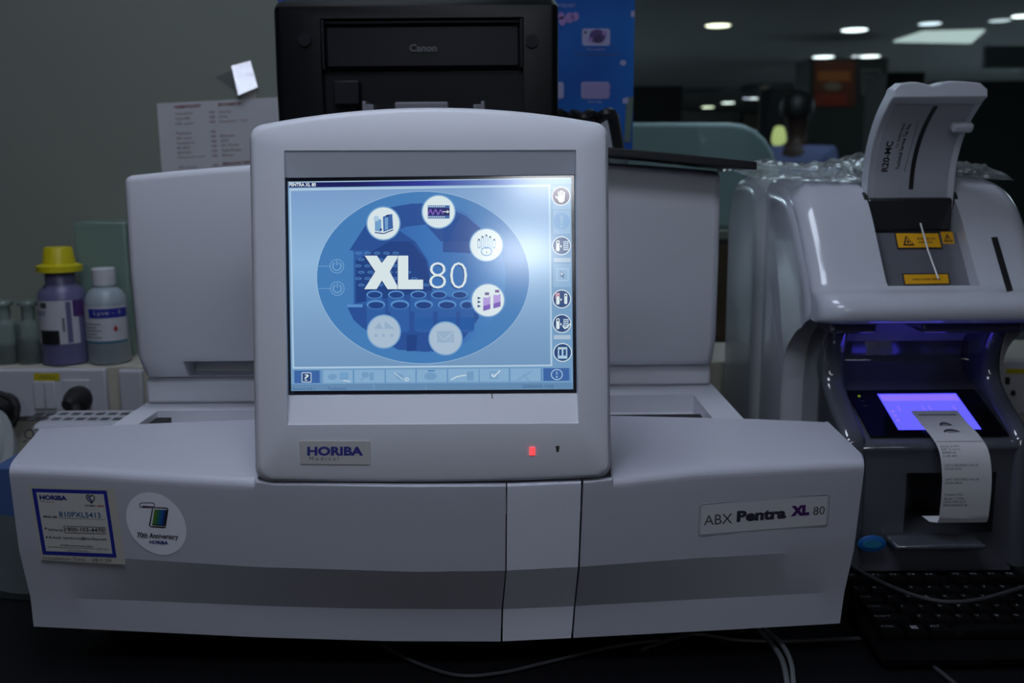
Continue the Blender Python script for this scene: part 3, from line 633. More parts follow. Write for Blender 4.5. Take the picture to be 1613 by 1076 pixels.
for cx, s_ in ((579, 1), (759, -1)):
    g = MB(); x = at(cx, 160, PY - .05).x; zz = at(cx, 162, PY - .05).z
    g.box(x - .0035 * (1 if s_ > 0 else 0) - .0005, x + .0035 * (1 if s_ < 0 else 0) + .0005, PY - .07, PY - .03, PB + .018, zz + .001, M_gd).box(min(x, x + s_ * .010), max(x, x + s_ * .010), PY - .07, PY - .03, PB + .018, zz - .003, M_gd); build('paper_guide', g, pr, bev=.001)
pa, pb_ = at(622, 165, PY - .03), at(706, 165, PY - .03)
build('paper_stop', MB().box(pa.x, pb_.x, PY - .032, PY - .027, PB + .02, at(660, 160.5, PY - .03).z, M_gd), pr, bev=.004, seg=3)
for cx, cy in ((480, 63), (838, 65)):
    c = at(cx, cy, PY - .003); build('round_button', MB().lathe(c, [(.0085, .004), (.0085, -.001), (.007, -.002), (.0068, 0.0), (0.0002, 0.0005)], M_pr2, 24, Matrix.Rotation(math.radians(90), 3, 'X')), pr)
for x in (px0 + .03, px1 - .03):
    for y in (PY + .03, PY + .22): build('foot', MB().box(x - .012, x + .012, y - .012, y + .012, PB - (.489 - ztop(x)) + 0.0002, PB + .010, M_dark), pr)
# jagged black cable clump beside the printer
b = MB(); base = at(912, 180, 1.46)
pts = [V((base.x - .05 + .011 * k, 1.46 + .012 * math.sin(k * 2.1), ztop(base.x) + .009 + (.02 + .012 * (1 + math.sin(k * 2.7)) if 0 < k < 10 else 0))) for k in range(11)]
pts = [V((p.x, p.y, max(p.z, .494 + (.0 if k in (0, 10) else at(912, 181 + 6 * (k % 2), 1.46).z - .494)))) for k, p in enumerate(pts)]
b.tube(spline(pts, 6), .0085, M_black, 8)
tag(build('power_cable', b, loc=(base.x, 1.46, .49)), 'bunched black cable lying beside the right side of the printer', 'cable')

# ------------------------------------------------------------------ second analyzer (sedimentation)
S = thing('sedimentation_analyzer', 'white and grey benchtop analyzer with an open flap and a violet screen', 'analyzer', (0.495, 1.36, 0))
M_gw = mat('glossy_white_shell', (0.56, 0.58, 0.64), 0.16, var=.03, coat=.5, scale=20); M_gr = mat('grey_shell', (0.085, 0.09, 0.11), 0.10, var=.03, coat=1.0, spec=.8, scale=20)
M_gw2 = mat('white_shell_rear', (0.50, 0.54, 0.56), 0.25, var=.03, coat=.2, scale=20)
prof = [(1.40, .0)] + chaikin([(1.40, .40), (1.41, .458), (1.50, .466), (1.585, .455), (1.605, .40)], 2, False) + [(1.605, .0)]
build('rear_shell', MB().pillow(prof, .345, .655, .022, M_gw2, 6, 'scale'), S, smooth=30)
prof = [(1.285, .0)] + chaikin([(1.285, .20), (1.272, .255), (1.215, .292), (1.168, .305), (1.178, .335), (1.245, .41), (1.275, .435), (1.31, .454), (1.37, .4615), (1.46, .4615)], 2, False) + [(1.47, .45), (1.47, .0)]
sides = build('side_shell', MB().pillow(prof, .357, .646, .03, M_gw, 7, 'scale'), S, smooth=30)
hp = chaikin([(1.30, .302), (1.18, .298), (1.150, .293), (1.133, .300), (1.133, .318), (1.148, .330), (1.172, .333), (1.186, .345), (1.232, .405), (1.262, .438), (1.30, .457), (1.36, .465), (1.43, .466), (1.44, .45), (1.44, .31)], 2)
hood = build('hood', MB().pillow(hp, .361, .642, .030, M_gw, 8, 'scale'), S, smooth=30)
wx0, wx1 = .447, .557
for o_, gp in ((hood, 0), (sides, .002)): cut(o_, MB().loft([[V((x, y, z)) for y, z in ((1.176, .3335), (1.196, .320), (1.2515, .392), (1.262, .392), (1.30, .40), (1.30, .50), (1.15, .50), (1.15, .40))] for x in (wx0 - gp, wx1 + gp)], M_gw))
# sample well plate with labels
W0, W1 = V((0, 1.1945, .3215)), V((0, 1.2505, .393)); wn_ = V((0, -(W1.z - W0.z), W1.y - W0.y)).normalized()
def wmap(u, v, lay): return V((lerp(wx0, wx1, u), lerp(W1.y, W0.y, v), lerp(W1.z, W0.z, v))) + wn_ * (.0012 + lay * .0003)
M_wp = mat('brushed_well', (0.16, 0.165, 0.19), 0.35, metal=.3)
b = MB(); b.loft([[wmap(u, v, l) for u, v in ((.003, .003), (.997, .003), (.997, .997), (.003, .997))] for l in (-3, 0)], M_wp); well = build('sample_well', b, S)
def well_uv(px, py):                          # where the line of sight meets the plate
    d_ = ray(px, py); n = wn_; k = (W0 + wn_ * .0012 - CAM).dot(n) / d_.dot(n); p = CAM + d_ * k; return ((p.x - wx0) / (wx1 - wx0), 1 - (p.z - W0.z - .0007) / (W1.z - W0.z))
M_yel = mat('warning_yellow', rgb(225, 165, 20), .45)
def zw(x, y): return well_uv(1350 + x / 7.68, 340 + y / 7.68)
def wlabel(c, border, name, fn):
    q = [zw(*p) for p in c]; dd = Decal(wmap)
    if border:
        dd.quad(q, M_ink, 1); qm = quadmap(q); dd.quad([qm(.03, .1), qm(.97, .1), qm(.97, .9), qm(.03, .9)], M_yel, 2)
    else: dd.quad(q, M_yel, 1)
    fn(dd, quadmap(q)); o = build(name, dd, well); o['label'] = 'yellow warning label'
def L1(dd, q):
    dd.P([q(.14, .80), q(.24, .22), q(.40, .80)], mat('warning_brown', rgb(60, 30, 20), .5), 3); dd.P([q(.19, .72), q(.25, .36), q(.35, .72)], M_yel, 4); dd.P([q(.22, .66), q(.255, .48), q(.31, .66)], M_ink, 5)
    u0, v0 = q(.48, .36); u1, v1 = q(.88, .46); dd.text('BIOHAZARD AND', u0, v0, u1, v1, M_ink, 3, .02); u0, v0 = q(.5, .56); u1, v1 = q(.80, .66); dd.text('INFECTIOUS', u0, v0, u1, v1, M_ink, 3, .02)
def L2(dd, q): dd.P([q(.12, .85), q(.46, .18), q(.9, .85)], M_ink, 3); dd.P([q(.25, .77), q(.48, .36), q(.76, .77)], M_yel, 4); dd.P([q(.44, .44), q(.56, .44), q(.52, .74), q(.48, .74)], M_ink, 5)
def L3(dd, q): u0, v0 = q(.2, .46); u1, v1 = q(.80, .60); dd.text('CHECK AFTER NEEDLE', u0, v0, u1, v1, M_ink, 3, .03)
wlabel([(445, 195), (990, 195), (1040, 405), (487, 410)], True, 'warning_label', L1); wlabel([(1010, 195), (1155, 195), (1178, 340), (1040, 340)], False, 'warning_label', L2); wlabel([(540, 700), (1110, 695), (1132, 835), (570, 845)], True, 'warning_label', L3)
build('hinge_bay', MB().box(wx0 + .001, wx1 - .001, 1.262, 1.299, .394, .437, mat('hinge_dark', (0.03, 0.032, 0.036), .12, coat=.5)), S, bev=.004)
build('needle', MB().tube([at(1450, 352, 1.243), at(1462, 395, 1.205), at(1478, 439, 1.165)], .0011, mat('needle_steel', (.75, .75, .77), .4, metal=.3), 8), S)
# right-hand slot of the hood
def hood_pt(px, py, lift=.001):               # first meeting with the hood's sloping front
    d_ = ray(px, py); best = None
    for (y0, z0), (y1, z1) in zip(hp, hp[1:]):
        n = V((0, -(z1 - z0), y1 - y0)); den = d_.dot(n)
        if abs(den) < 1e-9: continue
        k = (V((0, y0, z0)) - CAM).dot(n) / den; p = CAM + d_ * k
        tt = ((p.y - y0) * (y1 - y0) + (p.z - z0) * (z1 - z0)) / ((y1 - y0) ** 2 + (z1 - z0) ** 2)
        if -.02 <= tt <= 1.02 and (best is None or k < best): best = k
    return CAM + d_ * (best * (1 - lift))
b = MB(); sl = [(1561, 374), (1571, 373), (1596, 458), (1586, 460)]
n = 8; rows = [[hood_pt(lerp(lerp(sl[0][0], sl[3][0], k / n), lerp(sl[1][0], sl[2][0], k / n), j), lerp(lerp(sl[0][1], sl[3][1], k / n), lerp(sl[1][1], sl[2][1], k / n), j), .0012) for j in (0, 1)] for k in range(n + 1)]
b.grid(rows, M_ink); build('card_slot', b, S)['label'] = 'black upright slot at the right of the hood'
# open flap
lx0, lx1 = .447, .5575
ip = [(1.268, .424), (1.268, .447), (1.266, .475), (1.255, .503), (1.235, .528), (1.205, .551)]
ip = [(p.y, p.z) for p in spline([V((0, a, c)) for a, c in ip], 5)]
def offp(pts, dd):
    out = []
    for i in range(len(pts)):
        a, c = pts[max(i - 1, 0)], pts[min(i + 1, len(pts) - 1)]; t_ = V((0, c[0] - a[0], c[1] - a[1])).normalized(); out.append((pts[i][0] + t_.z * dd, pts[i][1] - t_.y * dd))
    return out
op = offp(ip, .022); rimp = (1.190, .556)
lid = MB(); N = 13; loops = []
for k in range(N):
    u = k / (N - 1); x = lerp(lx0, lx1, u); e = min(1, min(u, 1 - u) * 12); ntc = math.exp(-((u - .42) / .1) ** 2)
    inn = [V((x, p[0] - .004 * (1 - e), p[1])) for p in ip]; thin = .75 + .25 * e
    out = [V((x, lerp(i_[0], o_[0], thin), lerp(i_[1], o_[1], thin))) for i_, o_ in zip(ip, op)]
    rz = .574 - .004 * (2 * u - 1) ** 2 - .006 * ntc - .006 * (1 - e)
    loops.append(inn + [V((x, 1.192, .555)), V((x, 1.194, rz)), V((x, 1.215, rz + .002))] + out[::-1][1:])
lid.loft(loops, M_gw); lo = build('lid', lid, S, smooth=30, bev=.0015); lo['label'] = 'open white flap with printed instructions inside'
def lmap(u, v, lay):                           # u across, v up the inner face 0..1
    f = v * (len(ip) - 1); i = min(int(f), len(ip) - 2); y, z = lerp(ip[i][0], ip[i + 1][0], f - i), lerp(ip[i][1], ip[i + 1][1], f - i)
    t_ = V((0, ip[i + 1][0] - ip[i][0], ip[i + 1][1] - ip[i][1])).normalized(); return V((lerp(lx0, lx1, u), y, z)) + V((0, -t_.z, t_.y)) * (.0007 + lay * .0003)
dd = Decal(lmap); M_lip = mat('lid_inner', (0.40, 0.41, 0.46), .3)
dd.rect(.09, .10, .97, .96, M_lip, 0, 2, 16)
for k in range(12): dd.quad([(lerp(.51, .52, k / 12) - .022, lerp(.20, .95, (k + 1) / 12)), (lerp(.51, .52, k / 12) + .03, lerp(.20, .95, (k + 1) / 12)), (lerp(.51, .52, k / 12) + .03, lerp(.20, .95, k / 12)), (lerp(.51, .52, k / 12) - .022, lerp(.20, .95, k / 12))], M_ink, 1)
def turn(u0, u1, v0, v1):                       # text running up the flap
    return lambda a, c: (lerp(u0, u1, c), lerp(v0, v1, a))
dd.text('R20-MC', 0, 0, 1, 1, M_ink, 1, .03, rot=turn(.16, .235, .36, .63)); dd.text('S.n. R20MC0084', 0, 0, 1, 1, M_ink, 1, 0, rot=turn(.27, .30, .57, .80)); dd.text('Technical Service Tel. No.', 0, 0, 1, 1, M_ink, 1, .015, rot=turn(.32, .365, .38, .80))
dd.P([(.42, .36), (.425, .36), (.425, .82), (.42, .82)], M_greyink, 1)
build('printed_panel', dd, lo)
b = MB(); c = lmap(.88, .76, 0); b.obox(c + V((0.004, -.004, 0)), (.026, .014, .012), Matrix.Rotation(.5, 3, 'X'), M_gw); build('latch', b, lo, bev=.004, seg=3)
for x in (lx0 - .001, lx1 + .001): build('hinge', MB().lathe((x - .002, 1.272, .432), [(.011, 0), (.012, .001), (.012, .004), (.011, .005)], M_dark, 16, Matrix.Rotation(math.radians(90), 3, 'Y')), lo)
# lower body
lb = chaikin([(1.112, 0), (1.114, .012), (1.117, .03), (1.118, .145), (1.114, .154), (1.121, .161), (1.225, .199), (1.252, .212), (1.270, .226), (1.2685, .240), (1.2595, .285), (1.252, .300), (1.36, .300), (1.36, 0)], 2)
low = build('lower_body', MB().pillow(lb, .405, .588, .0015, M_gr, 2), S, smooth=30)
q0, q1 = at(1428, 745, 1.118), at(1562, 838, 1.118)
cut(low, MB().box(q0.x, q1.x, 1.05, 1.20, q1.z, q0.z, M_gr))
ck = chaikin([(1.105, 0), (1.11, .03), (1.112, .155), (1.122, .172), (1.190, .205), (1.206, .225), (1.203, .262), (1.18, .290), (1.17, .302), (1.36, .302), (1.36, 0)], 2)
build('side_cheek', MB().pillow(ck, .384, .412, .009, M_gr, 4), S, smooth=30); build('side_cheek', MB().pillow(ck, .582, .606, .009, M_gr, 4), S, smooth=30)
for a, c in ((1302, 1374), (1446, 1600)):
    p, q = at(a, 526, 1.19), at(c, 526, 1.19); build('hood_bracket', MB().box(p.x, q.x, 1.175, 1.26, .278, .2965, M_gr), S, bev=.005, seg=3)
build('collecting_tray', MB().box(at(1410, 866, 1.08).x, at(1552, 866, 1.08).x, 1.078, 1.112, .044, .050, M_gr), S, bev=.002)
# display glass and screen
G0, G1 = V((0, 1.124, .1648)), V((0, 1.221, .2000)); gn = V((0, -(G1.z - G0.z), G1.y - G0.y)).normalized()
def gmap(x, t_, lay): return V((x, lerp(G0.y, G1.y, t_), lerp(G0.z, G1.z, t_))) + gn * (.0006 + lay * .0003)
b = MB(); M_bg = mat('display_glass', (0.003, 0.003, 0.004), .12, var=.02, spec=.25)
b.loft([[gmap(x, t_, l) for x, t_ in ((.418, .02), (.580, .02), (.580, .98), (.418, .98))] for l in (-6, 0)], M_bg); dg_ = build('display_panel', b, S, bev=.0005)
dd = Decal(gmap); M_vi = mat('violet_screen', (0.01, 0.01, 0.02), .1, emit=1.0, ecol=(0.14, 0.13, 1.9), var=0); M_vi2 = mat('violet_screen_mark', (0.01, 0.01, 0.02), .1, emit=1.0, ecol=(0.26, 0.16, 2.0), var=0)
sx0, sx1, st0, st1 = .4545, .5525, .13, .885
dd.rect(sx0, st0, sx1, st1, M_vi, 1); dd.rect(sx0 + .002, st1 - .16, sx1 - .002, st1 - .03, M_vi2, 2)
for a, c in ((.47, .50), (.508, .538)): dd.line([(a, .62), (a, .50), (c, .50), (c, .62)], .0015, M_vi2, 3)
for k in range(3): dd.rect(sx0 + .004, .30 + k * .09, sx0 + .008, .34 + k * .09, M_vi2, 3)
build('screen', dd, dg_)['label'] = 'glowing violet touch screen'
b = MB(); p = gmap(.4305, .84, 2); b.lathe(p, [(.0016, -.001), (.0016, .0004), (.0008, .0008)], mat('green_lamp', (0.1, 0.2, 0.02), .3, emit=.5, ecol=(.25, .42, .02)), 12); build('indicator_lamp', b, dg_)
dd = Decal(gmap); [dd.rect(.429, t_, .434, t_ + .015, M_greyink, 1) for t_ in (.72, .62)]; build('panel_mark', dd, dg_)
# oval blue sticker
c = at(1373, 856, 1.10); b = MB(); b.lathe(c, [(.0165, 0), (.0165, .0015), (.0155, .002)], mat('blue_sticker', rgb(25, 100, 175), .4), 28, Matrix.Rotation(math.radians(90), 3, 'X') @ Matrix.Scale(.6, 3, V((0, 1, 0)))); b.lathe(c + V((0, -.0022, 0)), [(.011, 0), (.011, .0006)], mat('sticker_teal', rgb(50, 130, 170), .4), 24, Matrix.Rotation(math.radians(90), 3, 'X') @ Matrix.Scale(.45, 3, V((0, 1, 0))))
build('oval_sticker', b, S)['label'] = 'blue oval sticker low on the grey body'

# printout
path = spline([V((0, 1.172, .1845)), V((0, 1.145, .1755)), V((0, 1.118, .168)), V((0, 1.098, .158)), V((0, 1.089, .140)), V((0, 1.086, .110)), V((0, 1.088, .078))], 5)
cum = [0]
for a, c in zip(path, path[1:]): cum.append(cum[-1] + (c - a).length)
def pmap(u, v, lay):
    s_ = v * cum[-1]; i = max(k for k in range(len(cum)) if cum[k] <= s_ + 1e-9); i = min(i, len(path) - 2); f = (s_ - cum[i]) / (cum[i + 1] - cum[i])
    p = lerp(path[i], path[i + 1], f); t_ = (path[i + 1] - path[i]).normalized(); nn = V((0, t_.z, -t_.y))
    return V((.482 + .006 * min(1, v * 1.4) + u * .0565, p.y, p.z)) + nn * (lay * .0003 - .0002)
rc = Decal(pmap); M_rc = mat('thermal_paper', (0.58, 0.58, 0.60), .6)
rc.grid([[pmap(u, v / 36, l) for u in (0, .5, 1)] for l, v in [(0, k) for k in range(37)]], M_rc); 
rc.line([(.1, .06), (.9, .06)], .012, M_greyink, 1)
for y, sz in ((.16, .13), (.26, .17)): rc.ring(.5, y + .05, sz, .05, .03, M_greyink, 1, 16, 180, 360); rc.line([(.4, y + .045), (.6, y + .045)], .01, M_greyink, 1)
for y, tt in ((.46, 'Result 2 MM'), (.485, 'ESR 12 mm/h'), (.51, '00000124'), (.535, '11:30 AM'), (.60, 'LAST CERTIFIED VALUE'), (.625, '03-04-2020'), (.70, 'LAST CERTIFIED VALUE'), (.725, '02-04-2020'), (.81, 'Control Mat'), (.84, 'Batch 1 CTRL'), (.865, 'DATE TIME OUT'), (.89, 'PROGRESSIVE 68')):
    rc.text(tt, .06, y, .06 + len(tt) * .034, y + .016, M_greyink, 1)
rc.line([(.02, .42), (.98, .42)], .004, M_greyink, 1)
rc.grid([[pmap(u, 1, 0) + V((0, dy, dz)) for u in (0 - sh, 1 - sh)] for dy, dz, sh in ((0, 0, 0), (.003, -.006, .0), (.012, -.008, .1), (.02, -.004, .2))], M_rc)
tag(build('paper_printout', rc, loc=(.51, 1.12, .13)), 'thermal paper strip with print hanging over the lip of the violet screen', 'printout')

# crinkled plastic film on the second analyzer
b = MB(); nx, ny = 46, 30; rows = []
rnd = random.Random(3)
bumps = [(rnd.random(), rnd.random(), rnd.uniform(.03, .10), rnd.uniform(.003, .012), rnd.uniform(0, 3.14)) for _ in range(46)]
for j in range(ny + 1):
    r_ = []
    for i in range(nx + 1):
        u, v = i / nx, j / ny; x = lerp(.318, .645, u); y = lerp(1.29, 1.60, v)
        if x > .40 and y < 1.335 and False: pass
        z = interp([(0, .4545), (.06, .462), (.16, .4685), (.5, .474), (1, .472)], v) + .0025 * math.sin(u * 9 + v * 4)
        for a, c, s_, h, an in bumps:
            dx, dy = (u - a), (v - c); p = dx * math.cos(an) + dy * math.sin(an); q = -dx * math.sin(an) + dy * math.cos(an)
            z += h * math.exp(-abs(p) / (s_ * .35)) * math.exp(-(q / (s_ * 2.2)) ** 2)
        ed = max(0, (.352 - x)) ; z -= .25 * ed ** 1.05
        z += .002 * rnd.random()
        r_.append(V((x, y, z)))
    rows.append(r_)
b.grid(rows, clear('plastic_film', (0.90, 0.92, 0.92), .08, 1.6, bump=.9, scale=60, haze=.13, hazecol=(.6, .63, .65)))
tag(build('plastic_film', b, loc=(.48, 1.45, .465), smooth=25), 'crinkled clear plastic film draped over the top of the grey and white analyzer', 'plastic film')

# ------------------------------------------------------------------ keyboard
K = thing('keyboard', 'black computer keyboard lying in shadow in front of the grey analyzer', 'keyboard', (.57, .965, 0))
M_kb = mat('keyboard_black', (0.003, 0.003, 0.0035), .6, spec=.05); M_kc = mat('keycap', (0.003, 0.003, 0.0035), .55, spec=.08); M_kl = mat('key_legend', (0.22, 0.22, 0.24), .5)
build('case', MB().pillow(chaikin([(.885, .003), (.885, .014), (1.05, .026), (1.052, .020), (1.052, .003)], 1), .352, .80, .004, M_kb), K)
rowsK = [(1.034, ['ESC', None, 'F1', 'F2', 'F3', 'F4', None, 'F5', 'F6', 'F7', 'F8']), (1.005, list('`1234567890-')), (.985, ['TAB'] + list('QWERTYUIOP')), (.965, ['CAPS'] + list('ASDFGHJKL')), (.945, ['SHIFT'] + list('ZXCVBNM')), (.925, ['CTRL', 'WIN', 'ALT', ' ', 'ALT'])]
for yk, keys in rowsK:
    x = .362; zk = .014 + (yk - .885) / .165 * .012
    for kk in keys:
        wk = {'TAB': .0275, 'CAPS': .033, 'SHIFT': .043, 'CTRL': .024, 'WIN': .022, 'ALT': .024, ' ': .115}.get(kk, .0185)
        if kk is None: x += .010; continue
        if x + wk > .62: break
        kb = Decal(lambda u, v, l: V((u, v, zk + .0082)))
        kb.loft([[V((lerp(x, x + wk, (1 - sx * i_) / 2), yk + sy * .0088 * i_, z)) for sx, sy in ((-1, -1), (1, -1), (1, 1), (-1, 1))] for z, i_ in ((zk, .98), (zk + .003, .96), (zk + .008, .78))], M_kc)
        if kk.strip():
            if kk == 'WIN': kb.quad([(x + .007, yk + .004), (x + .014, yk + .004), (x + .014, yk - .003), (x + .007, yk - .003)], M_kl, 1)
            else: kb.text(kk, x + .004, yk + .0045, x + .004 + .0033 * len(kk), yk + .0005, M_kl, 1)
        build('key', kb, K); x += wk + .0012

# cables
def cable(pxs, r, m, label, name='cable'):
    pts = spline([at(*p) if len(p) == 3 and p[2] > .5 else atz(*p) for p in pxs], 8); b = MB().tube(pts, r, m, 8)
    return tag(build(name, b, loc=pts[len(pts) // 2]), label, 'cable')
M_cg = mat('cable_grey', (0.04, 0.04, 0.045), .5, spec=.3); M_cw = mat('cable_white', (0.13, 0.14, 0.15), .5)
cable([(1335, 884, .037), (1352, 898, .037), (1390, 918, .037), (1440, 938, .037), (1490, 948, .037), (1545, 944, .037), (1613, 925, .037), (1680, 908, .037)], .0022, M_cg, 'thin grey cable looping across the top of the keyboard')
cable([(1010, 1024, .003), (1060, 1006, .003), (1100, 999, .003), (1160, 1008, .003), (1240, 1010, .003), (1360, 1006, .003), (1420, 1016, .003), (1500, 1074, .003), (1530, 1110, .003)], .0022, M_cg, 'thin grey cable running along the bench below the right front cover')
cable([(600, 1015, .003), (650, 1042, .003), (720, 1064, .003), (790, 1060, .003), (860, 1044, .003), (960, 1020, .003), (1040, 1008, .003)], .0018, M_cg, 'thin dark cable curving along the bench below the left front cover')
cable([(1195, 992, .004), (1215, 1014, .004), (1232, 1040, .003), (1240, 1076, .003), (1242, 1110, .003)], .0028, M_cw, 'pale cable coming out under the right cover towards the bench edge')
cable([(1206, 992, .009), (1232, 1016, .009), (1246, 1044, .008), (1250, 1078, .008), (1252, 1110, .008)], .0024, M_cw, 'second pale cable beside the first one under the right cover')

# ------------------------------------------------------------------ trunking, sockets, plugs
TY = 1.62
tt = at(100, 577, TY); zt1 = tt.z; zb1 = at(100, 655, TY).z
T = thing('cable_trunking', 'cream wall trunking with white socket plates behind the analyzers', 'trunking', (0, 1.71, 0))
M_tr = mat('trunking_cream', (0.50, 0.48, 0.40), .5); M_pl2 = mat('socket_plate', (0.55, 0.55, 0.60), .35)
build('trunk', MB().box(-1.35, 1.5, TY, WALL - .001, 0.001, zt1, M_tr), T, bev=.003)
def plate(a, c, y0, y1, nm='socket_plate'):
    p, q = at(a, y0, TY), at(c, y1, TY); o = build(nm, MB().box(p.x, q.x, TY - .012, TY, q.z, p.z, M_pl2), T, bev=.004, seg=3); return o
sp = plate(-110, 176, 581, 655)
p, q = at(57, 598, TY), at(96, 641, TY)
for k in range(2): build('switch', MB().box(lerp(p.x, q.x, k / 2) + .0008, lerp(p.x, q.x, (k + 1) / 2) - .0008, TY - .016, TY - .011, q.z, p.z, M_pl2), sp, bev=.0015)
p, q = at(104, 596, TY), at(150, 645, TY); build('socket_face', MB().box(p.x, q.x, TY - .0145, TY - .011, q.z, p.z, M_pl2), sp, bev=.001)
dd = Decal(lambda x, y, l: at(x, y, TY - .0125 - l * .0003)); dd.rect(53, 588, 94, 600, mat('tape_yellow', rgb(190, 175, 20), .5), 0); dd.text('SWITCH', 62, 592, 86, 597, M_greyink, 1); build('label_strip', dd, sp)['label'] = 'yellow label strip'
plate(189, 232, 581, 655)
sp = plate(1560, 1720, 566, 650)
dd = Decal(lambda x, y, l: at(x, y, TY - .0125 - l * .0003)); dd.rect(1585, 581, 1640, 589, mat('tape_yellow', (0, 0, 0)), 0); build('label_strip', dd, sp)['label'] = 'yellow label strip'
dd = Decal(lambda x, y, l: at(x, y, TY - .0125 - l * .0003)); dd.rr(1583, 594, 1591, 606, 3, M_ink, 0); dd.rr(1592, 615, 1600, 624, 3, M_ink, 0); dd.rr(1616, 594, 1624, 606, 3, M_ink, 0); build('socket_hole', dd, sp)
# plugs
def plug(cx, cy, r, label, sx=1.0):
    c = at(cx, cy, TY - .016); o = thing('power_plug', label, 'plug', c, 'black mains plugs')
    ax = Matrix.Rotation(math.radians(90), 3, 'X')
    b = MB().lathe(c, [(r, 0), (r * 1.02, .008), (r * .9, .022), (r * .62, .034), (r * .5, .046), (r * .3, .05)], M_dark, 20, ax @ Matrix.Scale(sx, 3, V((1, 0, 0)))); build('plug_body', b, o)
    return o, c
o, c = plug(126, 627, .021, 'black plug in the white socket below the purple bottle')
b = MB().tube(spline([c + V((.004, -.034, -.004)), c + V((.014, -.05, -.012)), c + V((.02, -.045, -.024)), c + V((.021, -.028, -.03))], 5), .009, M_dark, 10); build('cord', b, o)
o, c = plug(10, 640, .024, 'black plug with a coiled cord at the left edge of the photo')
b = MB(); cc = c + V((.006, -.052, .0)); b.tube([cc + V((.036 * math.cos(a), .006 * math.sin(a * 2), .034 * math.sin(a))) for a in [math.radians(-100 + 24 * k) for k in range(15)]], .0052, M_dark, 8); build('cord', b, o)
cable([(-20, 655, 1.45), (-2, 668, 1.42), (8, 700, 1.40), (6, 745, 1.38), (-16, 768, .030), (-60, 776, .022), (-130, 776, .022), (-200, 776, .022)], .016, mat('hose_grey', (0.30, 0.32, 0.32), .5), 'thick grey hose bending down at the left edge', 'hose')

# perforated white box left of the analyzer
VB = thing('vented_box', 'white plastic box with slotted top and a small heart mark, behind the left cover', 'box', (-.66, 1.35, 0))
vz = at(70, 668, 1.28).z; vx0, vx1 = at(44, 668, 1.28).x, -.47
vy1 = atz(100, 644, vz).y
M_vb = mat('vented_white', (0.52, 0.53, 0.58), .3, coat=.3)
build('case', MB().box(vx0, vx1, 1.28, vy1, 0, vz, M_vb), VB, bev=.012, seg=4)
for r_, yy in ((0, 660), (1, 652)):
    for k in range(9):
        px = 50 + k * 19.3 - r_ * 0 + (12 if r_ else 0); c = atz(px, yy, vz)
        if c.x + .006 < vx1 - .01: build('vent_slot', MB().box(c.x - .0055, c.x + .0055, c.y - .006, c.y + .006, vz - .001, vz + .0004, M_greyink), VB)
dd = Decal(lambda x, y, l: at(x, y, 1.2795)); dd.ring(46, 684, 8, 8, 2, M_greyink, 1, 20); dd.line([(54, 678), (60, 676)], 2, M_greyink, 1); dd.line([(36, 697), (42, 693)], 2, M_greyink, 1); build('heart_mark', dd, VB)

# blue and dark things at the far left edge
c0, c1 = at(-60, 764, 1.1), at(16, 806, 1.1)
tag(build('reagent_carton', MB().box(c0.x, c1.x - .012, 1.165, 1.24, .0, c0.z, mat('carton_blue', rgb(66, 92, 142), .5)), loc=(c0.x, 1.15, 0), bev=.002), 'blue carton at the left edge beside the analyzer', 'carton')
b = MB(); rows = []
for j in range(9):
    r_ = []
    for i in range(9):
        u, v = i / 8, j / 8; x = lerp(-.66, -.515, u); y = lerp(1.08, 1.16, v); z = .012 + .06 * v * (1 - .35 * u) + .004 * math.sin(u * 7 + v * 5)
        r_.append(V((x, y - .03 * u, z)))
    rows.append(r_)
b.grid(rows, mat('cloth_grey', (0.03, 0.04, 0.042), .85)); lowr = [[V((p.x, p.y, max(.001, p.z - .012))) for p in r_] for r_ in rows]; b.grid(lowr, MATS['cloth_grey'])
for a, c in ((rows[0], lowr[0]), (rows[-1], lowr[-1]), ([r_[0] for r_ in rows], [r_[0] for r_ in lowr]), ([r_[-1] for r_ in rows], [r_[-1] for r_ in lowr])): b.grid([a, c], MATS['cloth_grey'])
tag(build('folded_cloth', b, loc=(-.58, 1.0, 0)), 'dark grey folded cloth at the left edge below the blue carton', 'cloth')

# ------------------------------------------------------------------ bottles
BY = 1.655
def bottle(cx, top, bot, wpx, prof, m, name, label, cap_prof=None, cap_m=None, lab=None, liquid=None):
    base = at(cx, bot, BY); k = (at(cx + wpx / 2, bot, BY).x - at(cx - wpx / 2, bot, BY).x) / 2; base.z = zt1 + .0003
    H = at(cx, top, BY).z - base.z; o = thing(name, label, 'bottle', base)
    build('bottle_body', MB().lathe(base, [(r * k, z * H) for r, z in prof], m, 28), o, smooth=50)
    if cap_prof: build('cap', MB().lathe(base, [(r * k, z * H) for r, z in cap_prof], cap_m, 28), o)
    if liquid: build('liquid', MB().lathe(base, [(r * k * .93, z * H) for r, z in liquid[0]], liquid[1], 24), o)
    if lab: lab(o, base, k, H)
    return o
def wrap(base, k, H, lay=0):
    def f(u, v, l): a = math.radians(-90 + u); r = k * (1.012 + .014 * l); return base + V((r * math.cos(a), r * math.sin(a), v * H))
    return f
M_pur = mat('purple_plastic', rgb(105, 103, 140), .35); M_ycap = mat('yellow_cap', rgb(214, 200, 30), .4); M_lbl = mat('label_paper', (0.55, 0.55, 0.60), .6)
